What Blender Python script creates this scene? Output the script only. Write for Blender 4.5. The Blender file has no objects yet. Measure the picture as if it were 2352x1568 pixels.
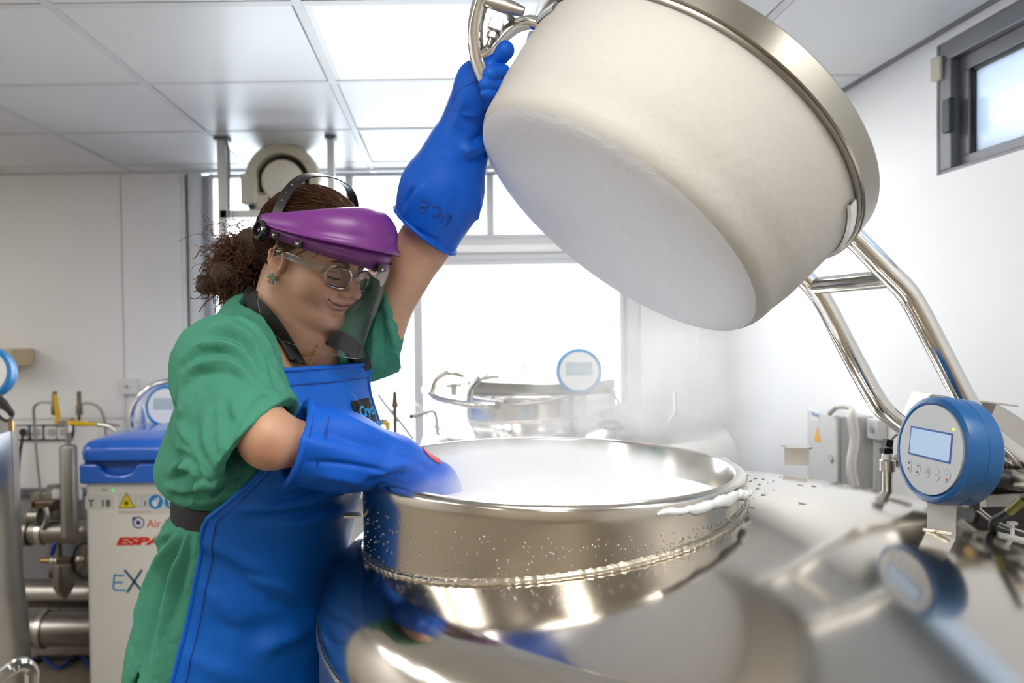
import bpy, bmesh, math, random
import numpy as np
from mathutils import Vector, Matrix

C = bpy.context.scene.collection
SC = bpy.context.scene
CZ = 1.55                                   # eye height of the photographer
FP, PX, PY = 1760.0, 1020.0, 784.0          # focal length and principal point in pixels of the 2352 x 1568 frame
PITCH, ROLL = math.atan(32 / FP), 0.012

# ------------------------------------------------------------------ camera
_F = Vector((0, math.cos(PITCH), -math.sin(PITCH)))
_U = Vector((0, math.sin(PITCH), math.cos(PITCH)))
_R = Vector((1, 0, 0))
RC = _R * math.cos(ROLL) - _U * math.sin(ROLL)
UC = _R * math.sin(ROLL) + _U * math.cos(ROLL)
cam = bpy.data.cameras.new('camera')
cam.sensor_width = 36
cam.lens = 36 * FP / 2352
cam.shift_x = (1176 - PX) / 2352
cam.clip_start = 0.02
cam.dof.use_dof = True
cam.dof.focus_distance = 1.2
cam.dof.aperture_fstop = 4.0
cam_o = bpy.data.objects.new('camera', cam)
cam_o.matrix_world = Matrix(((RC.x, UC.x, -_F.x, 0), (RC.y, UC.y, -_F.y, 0), (RC.z, UC.z, -_F.z, CZ), (0, 0, 0, 1)))
C.objects.link(cam_o)
SC.camera = cam_o

# ------------------------------------------------------------------ world, exposure
w = bpy.data.worlds.new('overcast_sky')
SC.world = w
w.use_nodes = True
bg = w.node_tree.nodes['Background']
bg.inputs[0].default_value = (0.90, 0.95, 1.0, 1)
bg.inputs[1].default_value = 6.0
SC.view_settings.view_transform = 'Standard'
SC.view_settings.look = 'None'
SC.view_settings.gamma = 1
SC.view_settings.exposure = 0.92
SC.view_settings.use_curve_mapping = False
PANEL_POWER = 6.5                            # radiance of the LED ceiling panels
cy = SC.cycles
cy.max_bounces = 8
cy.diffuse_bounces = 4
cy.glossy_bounces = 4
cy.transmission_bounces = 4
cy.transparent_max_bounces = 12
cy.volume_bounces = 3
cy.caustics_reflective = False
cy.caustics_refractive = False
cy.use_adaptive_sampling = True
cy.adaptive_threshold = 0.03
cy.sample_clamp_indirect = 6
cy.volume_step_rate = 3
cy.volume_max_steps = 96


def at(px, py, Y):
    """World point at depth Y (metres in front of the camera) on the sight line of a pixel."""
    d = _F + RC * ((px - PX) / FP) - UC * ((py - PY) / FP)
    k = Y / d.y
    return Vector((d.x * k, Y, CZ + d.z * k))


# ------------------------------------------------------------------ materials
M = {}


def mat(name, col, rough=0.5, metal=0.0, noise=None, bump=None, emit=None, coat=0.0, spec=0.5, sss=0.0, alpha=None):
    """noise = (scale, amount) colour mottling; bump = (scale, strength, distance)."""
    m = bpy.data.materials.new(name)
    m.use_nodes = True
    nt = m.node_tree
    b = nt.nodes['Principled BSDF']
    b.inputs['Base Color'].default_value = (*col, 1)
    b.inputs['Roughness'].default_value = rough
    b.inputs['Metallic'].default_value = metal
    b.inputs['Specular IOR Level'].default_value = spec
    b.inputs['Coat Weight'].default_value = coat
    if sss:
        b.inputs['Subsurface Weight'].default_value = sss
        b.inputs['Subsurface Radius'].default_value = (0.01, 0.004, 0.002)
        b.inputs['Subsurface Scale'].default_value = 0.6
    tc = nt.nodes.new('ShaderNodeTexCoord')
    if noise:
        n = nt.nodes.new('ShaderNodeTexNoise')
        n.inputs['Scale'].default_value = noise[0]
        n.inputs['Detail'].default_value = 5
        nt.links.new(tc.outputs['Object'], n.inputs['Vector'])
        mx = nt.nodes.new('ShaderNodeMix')
        mx.data_type = 'RGBA'
        a = noise[1]
        mx.inputs['A'].default_value = (*[max(0, c * (1 - a)) for c in col], 1)
        mx.inputs['B'].default_value = (*[min(1, c * (1 + a)) for c in col], 1)
        nt.links.new(n.outputs['Fac'], mx.inputs['Factor'])
        nt.links.new(mx.outputs['Result'], b.inputs['Base Color'])
    if bump:
        n2 = nt.nodes.new('ShaderNodeTexNoise')
        n2.inputs['Scale'].default_value = bump[0]
        n2.inputs['Detail'].default_value = 4
        nt.links.new(tc.outputs['Object'], n2.inputs['Vector'])
        bp = nt.nodes.new('ShaderNodeBump')
        bp.inputs['Strength'].default_value = bump[1]
        bp.inputs['Distance'].default_value = bump[2]
        nt.links.new(n2.outputs['Fac'], bp.inputs['Height'])
        nt.links.new(bp.outputs['Normal'], b.inputs['Normal'])
    if emit:
        b.inputs['Emission Color'].default_value = (*emit[0], 1)
        b.inputs['Emission Strength'].default_value = emit[1]
    M[name] = m
    return m


def clear_mat(name, tint, gloss=0.06, rough=0.03, fres=1.45, tintmix=1.0):
    """Thin clear sheet: straight-through transparency with a Fresnel reflection."""
    m = bpy.data.materials.new(name)
    m.use_nodes = True
    nt = m.node_tree
    nt.nodes.remove(nt.nodes['Principled BSDF'])
    out = nt.nodes['Material Output']
    t = nt.nodes.new('ShaderNodeBsdfTransparent')
    t.inputs[0].default_value = (*tint, 1)
    g = nt.nodes.new('ShaderNodeBsdfGlossy')
    g.inputs['Roughness'].default_value = rough
    fr = nt.nodes.new('ShaderNodeFresnel')
    fr.inputs[0].default_value = fres
    ad = nt.nodes.new('ShaderNodeMath')
    ad.operation = 'ADD'
    ad.use_clamp = True
    ad.inputs[1].default_value = gloss
    nt.links.new(fr.outputs[0], ad.inputs[0])
    mx = nt.nodes.new('ShaderNodeMixShader')
    nt.links.new(ad.outputs[0], mx.inputs[0])
    nt.links.new(t.outputs[0], mx.inputs[1])
    nt.links.new(g.outputs[0], mx.inputs[2])
    nt.links.new(mx.outputs[0], out.inputs[0])
    M[name] = m
    return m


mat('wall', (0.84, 0.83, 0.81), 0.6, noise=(2.0, 0.02), bump=(60, 0.05, 0.002))
mat('wall_warm', (0.66, 0.59, 0.48), 0.7, noise=(2.0, 0.03))
mat('wall_white', (0.86, 0.86, 0.86), 0.55, noise=(1.5, 0.015))
mat('wall_grey', (0.30, 0.30, 0.31), 0.6, noise=(3, 0.08))
mat('tile', (0.82, 0.82, 0.81), 0.35, noise=(4, 0.02))
mat('grid', (0.73, 0.73, 0.72), 0.4)
mat('gap', (0.10, 0.10, 0.10), 0.8)
mat('floor', (0.30, 0.25, 0.19), 0.45, noise=(40, 0.35))
mat('alu', (0.58, 0.58, 0.58), 0.35, 0.6)
mat('frame_white', (0.70, 0.71, 0.73), 0.4)
mat('frame_grey', (0.17, 0.17, 0.185), 0.4, 0.2)
mat('catch_dark', (0.012, 0.022, 0.020), 0.5)
mat('panel_light', (1, 1, 1), 0.5, emit=((1.0, 0.98, 0.95), PANEL_POWER))
mat('steel', (0.66, 0.64, 0.60), 0.13, 1.0, noise=(6, 0.05))
mat('steel_dome', (0.66, 0.615, 0.55), 0.135, 1.0, noise=(5, 0.05), bump=(900, 0.02, 0.0003))
mat('steel_neck', (0.64, 0.61, 0.555), 0.17, 1.0, noise=(9, 0.06), bump=(500, 0.04, 0.0005))
mat('steel_brushed', (0.60, 0.58, 0.55), 0.3, 1.0, noise=(8, 0.08))
mat('steel_dark', (0.30, 0.28, 0.25), 0.35, 1.0, noise=(7, 0.25))
mat('pipe_steel_shaded', (0.36, 0.33, 0.30), 0.34, 1.0, noise=(7, 0.12))  # brushed steel darkened; the shade on the pipework put into its colour
mat('chrome', (0.78, 0.77, 0.75), 0.07, 1.0)
mat('lid_steel', (0.36, 0.34, 0.295), 0.32, 1.0, noise=(5, 0.06))
mat('weld', (0.62, 0.57, 0.48), 0.3, 1.0, noise=(300, 0.3), bump=(250, 0.5, 0.002))
mat('frost', (0.61, 0.585, 0.54), 0.75, noise=(10, 0.03), bump=(70, 0.28, 0.004), sss=0.0)
mat('frost_snow_lit', (0.90, 0.91, 0.92), 0.9, noise=(14, 0.03), bump=(120, 0.5, 0.004))  # snowy frost, whitened further; bounce light on the underside put into the colour
mat('ice', (0.85, 0.87, 0.88), 0.15, noise=(40, 0.03), bump=(80, 0.3, 0.003))
mat('water', (0.55, 0.56, 0.57), 0.02, 0.9)
mat('fog_surface', (0.92, 0.93, 0.945), 1.0, noise=(12, 0.02), spec=0.0)
mat('black', (0.012, 0.012, 0.013), 0.4)
mat('black_gloss', (0.01, 0.01, 0.011), 0.15, coat=0.5)
mat('webbing', (0.016, 0.016, 0.018), 0.75, bump=(600, 0.3, 0.001))
mat('rubber', (0.02, 0.02, 0.022), 0.5)
mat('blue_plastic', (0.012, 0.13, 0.62), 0.22, coat=0.3)
mat('blue_dark_plastic', (0.006, 0.05, 0.25), 0.3)
mat('blue_meter', (0.006, 0.10, 0.30), 0.35, bump=(700, 0.05, 0.0005))
mat('blue_meter_bright', (0.02, 0.25, 0.62), 0.35)
mat('meter_face', (0.60, 0.61, 0.62), 0.45)
mat('meter_face_white', (0.82, 0.83, 0.84), 0.45)
mat('screen', (0.45, 0.6, 0.78), 0.12, emit=((0.5, 0.68, 0.95), 0.12), coat=0.4)
mat('screen_grey', (0.45, 0.55, 0.6), 0.3)
mat('screen_frame', (0.02, 0.08, 0.35), 0.4)
mat('print_blue', (0.03, 0.16, 0.42), 0.5)
mat('print_grey_blue', (0.35, 0.45, 0.58), 0.5)
mat('print_cyan', (0.0, 0.28, 0.65), 0.5)
mat('print_navy', (0.02, 0.05, 0.25), 0.5)
mat('print_petrol', (0.015, 0.10, 0.22), 0.5)
mat('print_red', (0.75, 0.02, 0.015), 0.5)
mat('print_pale_red', (0.75, 0.35, 0.28), 0.5)
mat('print_orange_red', (0.72, 0.07, 0.03), 0.5)
mat('print_black', (0.015, 0.015, 0.012), 0.5)
mat('print_white', (0.80, 0.84, 0.88), 0.5)
mat('print_grey', (0.45, 0.45, 0.42), 0.5)
mat('label_white', (0.74, 0.72, 0.68), 0.45)
mat('warning_yellow', (0.80, 0.68, 0.0), 0.45)
mat('warning_orange', (0.85, 0.42, 0.0), 0.45)
mat('led_green', (0.0, 0.45, 0.12), 0.3, emit=((0.0, 0.8, 0.25), 0.5))
mat('led_yellow', (0.5, 0.7, 0.02), 0.3, emit=((0.6, 0.9, 0.05), 0.6))
mat('enamel_white', (0.86, 0.83, 0.78), 0.35, noise=(2, 0.02))
mat('cream', (0.62, 0.57, 0.45), 0.4, noise=(4, 0.04))
mat('cream_pale', (0.78, 0.73, 0.61), 0.4)
mat('shelf_wood', (0.62, 0.48, 0.28), 0.5, noise=(9, 0.1))
mat('grey_box', (0.62, 0.62, 0.62), 0.45)
mat('grey_box_side', (0.52, 0.52, 0.51), 0.45)
mat('valve_yellow', (0.80, 0.48, 0.0), 0.35)
mat('brass', (0.42, 0.28, 0.10), 0.35, 1.0)
mat('bronze', (0.15, 0.11, 0.07), 0.4, 1.0)
mat('handle_blue', (0.01, 0.06, 0.42), 0.35)
mat('cable_grey', (0.55, 0.54, 0.50), 0.5)
mat('cable_blue', (0.02, 0.07, 0.35), 0.5)
mat('hose_tan', (0.28, 0.20, 0.12), 0.5)
mat('yellow_green_tape', (0.30, 0.28, 0.03), 0.4)
mat('outlet_white', (0.75, 0.75, 0.73), 0.4)
mat('facade', (0.62, 0.64, 0.66), 0.8)
mat('facade_glass', (0.40, 0.46, 0.54), 0.3)
# clothing and skin
mat('scrub_green', (0.066, 0.280, 0.185), 0.8, noise=(9, 0.07), bump=(34, 0.6, 0.008), spec=0.2)
mat('apron_blue', (0.003, 0.130, 0.60), 0.5, noise=(5, 0.06), bump=(13, 0.4, 0.012), spec=0.3)
mat('glove_blue', (0.003, 0.110, 0.62), 0.5, noise=(6, 0.05), bump=(17, 0.35, 0.008), spec=0.3)
mat('seam_blue', (0.003, 0.06, 0.33), 0.55)
mat('lining_grey', (0.42, 0.40, 0.37), 0.8)
mat('visor_purple', (0.205, 0.036, 0.255), 0.33, bump=(1300, 0.06, 0.0005))
mat('gold', (0.72, 0.45, 0.12), 0.22, 1.0)
mat('pin', (0.75, 0.68, 0.52), 0.2, 1.0)
mat('hair', (0.045, 0.020, 0.010), 0.6, noise=(60, 0.45), bump=(220, 0.4, 0.002))
mat('brow', (0.05, 0.026, 0.016), 0.7)
mat('eye_white', (0.70, 0.66, 0.62), 0.2)
mat('iris', (0.05, 0.025, 0.012), 0.15)
mat('gem_green', (0.18, 0.32, 0.14), 0.15)
mat('gem_blue', (0.20, 0.34, 0.38), 0.15)
mat('gem_coral', (0.60, 0.15, 0.07), 0.15)
mat('label_red', (0.60, 0.02, 0.04), 0.5)
mat('shoe', (0.7, 0.7, 0.7), 0.5)
clear_mat('window_glass', (0.97, 0.98, 0.985), 0.0, 0.0)
clear_mat('shield_clear', (0.985, 0.985, 0.985), 0.012, 0.02, 1.40)
clear_mat('glasses_clear', (0.96, 0.96, 0.96), 0.02, 0.05, 1.4)
clear_mat('frame_clear', (0.80, 0.81, 0.82), 0.10, 0.12, 1.5)


def frosted_mat():
    m = bpy.data.materials.new('frosted_glass')
    m.use_nodes = True
    nt = m.node_tree
    nt.nodes.remove(nt.nodes['Principled BSDF'])
    t = nt.nodes.new('ShaderNodeBsdfTranslucent')
    t.inputs[0].default_value = (0.36, 0.40, 0.45, 1)
    g = nt.nodes.new('ShaderNodeBsdfGlossy')
    g.inputs['Roughness'].default_value = 0.25
    mx = nt.nodes.new('ShaderNodeMixShader')
    mx.inputs[0].default_value = 0.12
    nt.links.new(t.outputs[0], mx.inputs[1])
    nt.links.new(g.outputs[0], mx.inputs[2])
    nt.links.new(mx.outputs[0], nt.nodes['Material Output'].inputs[0])
    M['frosted_glass'] = m


frosted_mat()


def skin_mat():
    m = mat('skin', (0.5, 0.27, 0.17), 0.45, bump=(350, 0.12, 0.0008), sss=0.12)
    nt = m.node_tree
    b = nt.nodes['Principled BSDF']
    a = nt.nodes.new('ShaderNodeVertexColor')
    a.layer_name = 'Col'
    nt.links.new(a.outputs['Color'], b.inputs['Base Color'])


skin_mat()


def strand_mat():
    m = mat('hair_strand', (0.085, 0.036, 0.015), 0.45, noise=(60, 0.7))
    nt = m.node_tree
    t = nt.nodes.new('ShaderNodeBsdfTranslucent')
    t.inputs[0].default_value = (0.50, 0.20, 0.06, 1)
    mx = nt.nodes.new('ShaderNodeMixShader')
    mx.inputs[0].default_value = 0.28
    nt.links.new(nt.nodes['Principled BSDF'].outputs[0], mx.inputs[1])
    nt.links.new(t.outputs[0], mx.inputs[2])
    nt.links.new(mx.outputs[0], nt.nodes['Material Output'].inputs[0])


strand_mat()


def mist_mat(name, density, scale, lo, hi, power=1.0, rise=(0, 0, 0)):
    m = bpy.data.materials.new(name)
    m.use_nodes = True
    nt = m.node_tree
    nt.nodes.remove(nt.nodes['Principled BSDF'])
    v = nt.nodes.new('ShaderNodeVolumePrincipled')
    v.inputs['Color'].default_value = (0.995, 0.997, 1.0, 1)
    v.inputs['Anisotropy'].default_value = 0.1
    tc = nt.nodes.new('ShaderNodeTexCoord')
    ln = nt.nodes.new('ShaderNodeVectorMath')
    ln.operation = 'LENGTH'
    nt.links.new(tc.outputs['Object'], ln.inputs[0])
    fall = nt.nodes.new('ShaderNodeMapRange')
    fall.interpolation_type = 'SMOOTHSTEP'
    fall.inputs['From Min'].default_value = 1.0
    fall.inputs['From Max'].default_value = 0.25
    nt.links.new(ln.outputs['Value'], fall.inputs['Value'])
    geo = nt.nodes.new('ShaderNodeNewGeometry')
    n = nt.nodes.new('ShaderNodeTexNoise')
    n.inputs['Scale'].default_value = scale
    n.inputs['Detail'].default_value = 4
    n.inputs['Roughness'].default_value = 0.6
    n.inputs['Distortion'].default_value = 0.9
    nt.links.new(geo.outputs['Position'], n.inputs['Vector'])
    mr = nt.nodes.new('ShaderNodeMapRange')
    mr.inputs['From Min'].default_value = lo
    mr.inputs['From Max'].default_value = hi
    nt.links.new(n.outputs['Fac'], mr.inputs['Value'])
    mu = nt.nodes.new('ShaderNodeMath')
    mu.operation = 'MULTIPLY'
    nt.links.new(fall.outputs['Result'], mu.inputs[0])
    nt.links.new(mr.outputs['Result'], mu.inputs[1])
    mu2 = nt.nodes.new('ShaderNodeMath')
    mu2.operation = 'MULTIPLY'
    mu2.inputs[1].default_value = density
    nt.links.new(mu.outputs[0], mu2.inputs[0])
    nt.links.new(mu2.outputs[0], v.inputs['Density'])
    nt.links.new(v.outputs[0], nt.nodes['Material Output'].inputs['Volume'])
    M[name] = m
    return m


# ------------------------------------------------------------------ object helpers
def mesh_obj(name, verts, faces, m, parent=None, smooth=True, auto=None):
    me = bpy.data.meshes.new(name)
    me.from_pydata([tuple(v) for v in verts], [], faces)
    me.update()
    return link_mesh(name, me, m, parent, smooth, auto)


def link_mesh(name, me, m, parent=None, smooth=True, auto=None):
    o = bpy.data.objects.new(name, me)
    C.objects.link(o)
    if m is not None and not me.materials:
        me.materials.append(M[m] if isinstance(m, str) else m)
    if smooth:
        me.polygons.foreach_set('use_smooth', [True] * len(me.polygons))
        if auto:
            try:
                me.set_sharp_from_angle(angle=math.radians(auto))
            except Exception:
                pass
    if parent is not None:
        adopt(o, parent)
    return o


def world_mat(o):
    mm = o.matrix_basis.copy()
    if o.parent is not None:
        mm = world_mat(o.parent) @ o.matrix_parent_inverse @ mm
    return mm


def adopt(o, parent):
    while parent.parent is not None and parent.parent.parent is not None:   # thing > part > sub-part, no deeper
        parent = parent.parent
    o.parent = parent
    o.matrix_parent_inverse = world_mat(parent).inverted()


def tag(o, label=None, cat=None, group=None, kind=None):
    if label:
        o['label'] = label
    if cat:
        o['category'] = cat
    if group:
        o['group'] = group
    if kind:
        o['kind'] = kind
    return o


def thing(name, label, cat, loc=(0, 0, 0), group=None):
    o = bpy.data.objects.new(name, None)
    o.empty_display_size = 0.05
    C.objects.link(o)
    o.location = loc
    return tag(o, label, cat, group)


def frame(n, up=(0, 0, 1)):
    """3x3 matrix whose columns are right, up, n (n = outward normal)."""
    n = Vector(n).normalized()
    r = Vector(up).cross(n)
    if r.length < 1e-5:
        r = Vector((1, 0, 0))
    r.normalize()
    u = n.cross(r)
    return Matrix((r, u, n)).transposed()


class MB:
    def __init__(self):
        self.v, self.f = [], []

    def add(self, vs, fs):
        b = len(self.v)
        self.v += [Vector(v) for v in vs]
        self.f += [tuple(i + b for i in q) for q in fs]
        return self

    def box(self, c, s, R=None):
        R = R or Matrix.Identity(3)
        c = Vector(c)
        vs = [c + R @ Vector((x * s[0] / 2, y * s[1] / 2, z * s[2] / 2)) for x in (-1, 1) for y in (-1, 1) for z in (-1, 1)]
        return self.add(vs, [(0, 1, 3, 2), (4, 6, 7, 5), (0, 4, 5, 1), (2, 3, 7, 6), (0, 2, 6, 4), (1, 5, 7, 3)])

    def box2(self, a, b):
        a, b = Vector(a), Vector(b)
        return self.box((a + b) / 2, [abs(x) for x in (b - a)])

    def lathe(self, prof, n=48, o=(0, 0, 0), R=None, cap0=True, cap1=True, arc=None):
        """prof = [(r, h)], turned about R's third axis."""
        R = R or Matrix.Identity(3)
        o = Vector(o)
        vs, fs = [], []
        full = arc is None
        a0, a1 = arc or (0, 2 * math.pi)
        m = n if full else n + 1
        for r, h in prof:
            for i in range(m):
                a = a0 + (a1 - a0) * i / n
                vs.append(o + R @ Vector((r * math.cos(a), r * math.sin(a), h)))
        for j in range(len(prof) - 1):
            for i in range(n):
                i2 = (i + 1) % m
                fs.append((j * m + i, j * m + i2, (j + 1) * m + i2, (j + 1) * m + i))
        if full and cap0:
            fs.append(tuple(range(m - 1, -1, -1)))
        if full and cap1:
            fs.append(tuple((len(prof) - 1) * m + i for i in range(m)))
        return self.add(vs, fs)

    def cyl(self, a, b, r1, r2=None, n=24):
        a, b = Vector(a), Vector(b)
        r2 = r1 if r2 is None else r2
        d = b - a
        return self.lathe([(r1, 0), (r2, d.length)], n, a, frame(d, (0.123, 0.456, 0.88) if abs(d.normalized().z) > .9 else (0, 0, 1)))

    def tube(self, pts, r, n=10, closed=False, caps=True, flat=None, nrm=None):
        """Round tube, or a ribbon of half-sizes flat = (wide, thick) whose thin side looks along nrm(i)."""
        pts = [Vector(p) for p in pts]
        k = len(pts)
        vs, fs = [], []
        up = None
        for i, p in enumerate(pts):
            if closed:
                t = pts[(i + 1) % k] - pts[i - 1]
            else:
                t = pts[min(i + 1, k - 1)] - pts[max(i - 1, 0)]
            t.normalize()
            if nrm is not None:
                up = Vector(nrm(i) if callable(nrm) else nrm)
            elif up is None:
                up = Vector((0, 0, 1)) if abs(t.z) < 0.9 else Vector((1, 0, 0))
            s = t.cross(up)
            if s.length < 1e-6:
                s = t.cross(Vector((0.3, 0.8, 0.5)))
            s.normalize()
            up = s.cross(t)
            rr = r[i] if isinstance(r, (list, tuple)) else r
            for j in range(n):
                a = 2 * math.pi * j / n
                if flat:
                    ca, sa = math.cos(a), math.sin(a)
                    ex = 0.35
                    x = flat[0] * math.copysign(abs(ca) ** ex, ca)
                    y = flat[1] * math.copysign(abs(sa) ** ex, sa)
                else:
                    x, y = rr * math.cos(a), rr * math.sin(a)
                vs.append(p + s * x + up * y)
        for i in range(k if closed else k - 1):
            i2 = (i + 1) % k
            for j in range(n):
                j2 = (j + 1) % n
                fs.append((i * n + j, i * n + j2, i2 * n + j2, i2 * n + j))
        if not closed and caps:
            fs.append(tuple(range(n - 1, -1, -1)))
            fs.append(tuple((k - 1) * n + j for j in range(n)))
        return self.add(vs, fs)

    def ball(self, c, r, n=12, m=8, R=None):
        rr = r if isinstance(r, (list, tuple)) else (r, r, r)
        R = R or Matrix.Identity(3)
        c = Vector(c)
        vs, fs = [c + R @ Vector((0, 0, -rr[2]))], []
        for j in range(1, m):
            b = -math.pi / 2 + math.pi * j / m
            for i in range(n):
                a = 2 * math.pi * i / n
                vs.append(c + R @ Vector((rr[0] * math.cos(b) * math.cos(a), rr[1] * math.cos(b) * math.sin(a), rr[2] * math.sin(b))))
        vs.append(c + R @ Vector((0, 0, rr[2])))
        L = len(vs) - 1
        for i in range(n):
            i2 = (i + 1) % n
            fs.append((0, 1 + i2, 1 + i))
            fs.append((L, 1 + (m - 2) * n + i, 1 + (m - 2) * n + i2))
            for j in range(m - 2):
                fs.append((1 + j * n + i, 1 + j * n + i2, 1 + (j + 1) * n + i2, 1 + (j + 1) * n + i))
        return self.add(vs, fs)

    def prism(self, poly, t, o=(0, 0, 0), R=None):
        """Polygon in the plane of R's first two axes, thickness t along its third."""
        R = R or Matrix.Identity(3)
        o = Vector(o)
        n = len(poly)
        vs = [o + R @ Vector((x, y, 0)) for x, y in poly] + [o + R @ Vector((x, y, t)) for x, y in poly]
        fs = [tuple(range(n - 1, -1, -1)), tuple(range(n, 2 * n))]
        fs += [(i, (i + 1) % n, n + (i + 1) % n, n + i) for i in range(n)]
        return self.add(vs, fs)

    def obj(self, name, m, parent=None, smooth=True, auto=35, bevel=0, seg=2):
        o = mesh_obj(name, self.v, self.f, m, parent, smooth, auto)
        if bevel:
            b = o.modifiers.new('edge', 'BEVEL')
            b.width = bevel
            b.segments = seg
            b.limit_method = 'ANGLE'
            b.angle_limit = math.radians(40)
            b.harden_normals = False
        return o


def rrect(w, h, r, n=5):
    """Rounded rectangle outline centred on the origin."""
    out = []
    for cx, cy, a0 in ((w / 2 - r, h / 2 - r, 0), (-w / 2 + r, h / 2 - r, 90), (-w / 2 + r, -h / 2 + r, 180), (w / 2 - r, -h / 2 + r, 270)):
        for i in range(n + 1):
            a = math.radians(a0 + 90 * i / n)
            out.append((cx + r * math.cos(a), cy + r * math.sin(a)))
    return out


def disc(r, n=24, sx=1.0, sy=1.0):
    return [(r * sx * math.cos(2 * math.pi * i / n), r * sy * math.sin(2 * math.pi * i / n)) for i in range(n)]


def spline(pts, n=8, closed=False):
    """Catmull-Rom through the points."""
    P = [Vector(p) for p in pts]
    out = []
    k = len(P)
    rng = range(k if closed else k - 1)
    for i in rng:
        if closed:
            p0, p1, p2, p3 = P[i - 1], P[i], P[(i + 1) % k], P[(i + 2) % k]
        else:
            p0, p1, p2, p3 = P[max(i - 1, 0)], P[i], P[i + 1], P[min(i + 2, k - 1)]
        for j in range(n):
            t = j / n
            out.append(0.5 * ((2 * p1) + (p2 - p0) * t + (2 * p0 - 5 * p1 + 4 * p2 - p3) * t * t + (3 * p1 - p0 - 3 * p2 + p3) * t ** 3))
    if not closed:
        out.append(P[-1])
    return out


def lettering(s, size, loc, R, m, parent, depth=0.0004, shear=0.0, bold=0.0, sx=1.0, align='LEFT', name='lettering'):
    """Flat raised text; R's columns are text right, text up, outward."""
    cu = bpy.data.curves.new(name, 'FONT')
    cu.body = s
    cu.size = size
    cu.extrude = depth
    cu.shear = shear
    cu.offset = bold
    cu.align_x = align
    cu.resolution_u = 3
    tmp = bpy.data.objects.new('tmp_text', cu)
    me = bpy.data.meshes.new_from_object(tmp)
    bpy.data.objects.remove(tmp)
    bpy.data.curves.remove(cu)
    me.name = name
    me.materials.clear()
    o = link_mesh(name, me, m, None, smooth=False)
    o.matrix_basis = Matrix.Translation(Vector(loc)) @ R.to_4x4() @ Matrix.Diagonal((sx, 1, 1, 1))
    if parent is not None:
        adopt(o, parent)
    return o

# ================================================================== the room
ZC = CZ + 0.787            # ceiling
YB, YR = 3.82, -2.3        # back wall, rear wall behind the photographer
XL, XW, XU = -4.2, 1.27, 1.37   # left wall, lower right wall, recessed upper right wall
ZLEDGE = CZ + 0.375


def struct(name, mb, m, parent=None, smooth=False, bevel=0):
    o = mb.obj(name, m, parent, smooth=smooth, bevel=bevel)
    if parent is None:
        o['kind'] = 'structure'
    return o


struct('floor', MB().box2((XL, YR, -0.1), (XU + 0.6, YB + 0.2, 0)), 'floor')
ceil = struct('ceiling', MB().box2((XL, YR, ZC + 0.03), (XU + 0.6, YB + 0.2, ZC + 0.12)), 'gap')
TX0, TY0, TS = -0.345, 1.865, 0.598
LIGHTS = {(0, 0), (1, 1), (-5, -1), (-4, -2), (0, -3), (-3, -3), (-6, -3), (-3, -6), (2, -3), (-6, 0), (0, -6)}  # panel behind the lid and the left front pair added to brighten walls
tile_me = None
for i in range(-7, 3):
    for j in range(-7, 4):
        x0, y0 = TX0 + i * TS, TY0 + j * TS
        if y0 > YB or y0 + TS < YR or x0 + TS < XL:
            continue
        if (i, j) in LIGHTS:
            continue
        if tile_me is None:
            t = MB().box((0, 0, 0), (TS - 0.03, TS - 0.03, 0.012)).obj('tile', 'tile', ceil, smooth=False)
            tile_me = t.data
        else:
            t = link_mesh('tile', tile_me, 'tile', ceil, smooth=False)
        random.seed(i * 31 + j)
        t.location = (x0 + TS / 2 + random.uniform(-.0015, .0015), y0 + TS / 2, ZC + 0.008 + random.uniform(-.0015, .0015))
for i in range(-7, 4):
    x = TX0 + i * TS
    if x > XL and x < XU + 0.3:
        MB().box2((x - 0.012, YR, ZC - 0.001), (x + 0.012, YB, ZC + 0.02)).obj('grid_bar', 'grid', ceil, smooth=False)
for j in range(-7, 4):
    y = TY0 + j * TS
    if YR < y < YB:
        MB().box2((XL, y - 0.012, ZC), (XU, y + 0.012, ZC + 0.02)).obj('grid_bar', 'grid', ceil, smooth=False)
MB().box2((XL, YB - 0.025, ZC - 0.004), (XU, YB, ZC + 0.02)).obj('wall_angle', 'grid', ceil, smooth=False)
MB().box2((XU - 0.02, YR, ZC - 0.004), (XU, YB, ZC + 0.02)).obj('wall_angle', 'frame_grey', ceil, smooth=False)
for n_, (i, j) in enumerate(sorted(LIGHTS)):
    x0, y0 = TX0 + i * TS, TY0 + j * TS
    if y0 + TS < YR:
        continue
    t = thing('ceiling_light', 'square white LED ceiling panel glowing above the gloved hand and the raised lid' if (i, j) == (0, 0) else 'square white LED ceiling panel added unseen behind the raised lid to brighten the walls' if (i, j) == (1, 1) else 'square white LED ceiling panel unseen outside the picture, lighting the room',
              'light', (x0 + TS / 2, y0 + TS / 2, ZC), None if (i, j) in ((0, 0), (1, 1)) else 'ceiling panels outside the picture')
    MB().box2((x0 + 0.03, y0 + 0.03, ZC + 0.004), (x0 + TS - 0.03, y0 + TS - 0.03, ZC + 0.012)).obj('diffuser', 'panel_light', t, smooth=False)
    fb = MB()
    for a, b in (((x0 + .012, y0 + .012), (x0 + TS - .012, y0 + .03)), ((x0 + .012, y0 + TS - .03), (x0 + TS - .012, y0 + TS - .012)),
                 ((x0 + .012, y0 + .03), (x0 + .03, y0 + TS - .03)), ((x0 + TS - .03, y0 + .03), (x0 + TS - .012, y0 + TS - .03))):
        fb.box2((*a, ZC + 0.002), (*b, ZC + 0.016))
    fb.obj('frame', 'tile', t, smooth=False)

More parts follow.
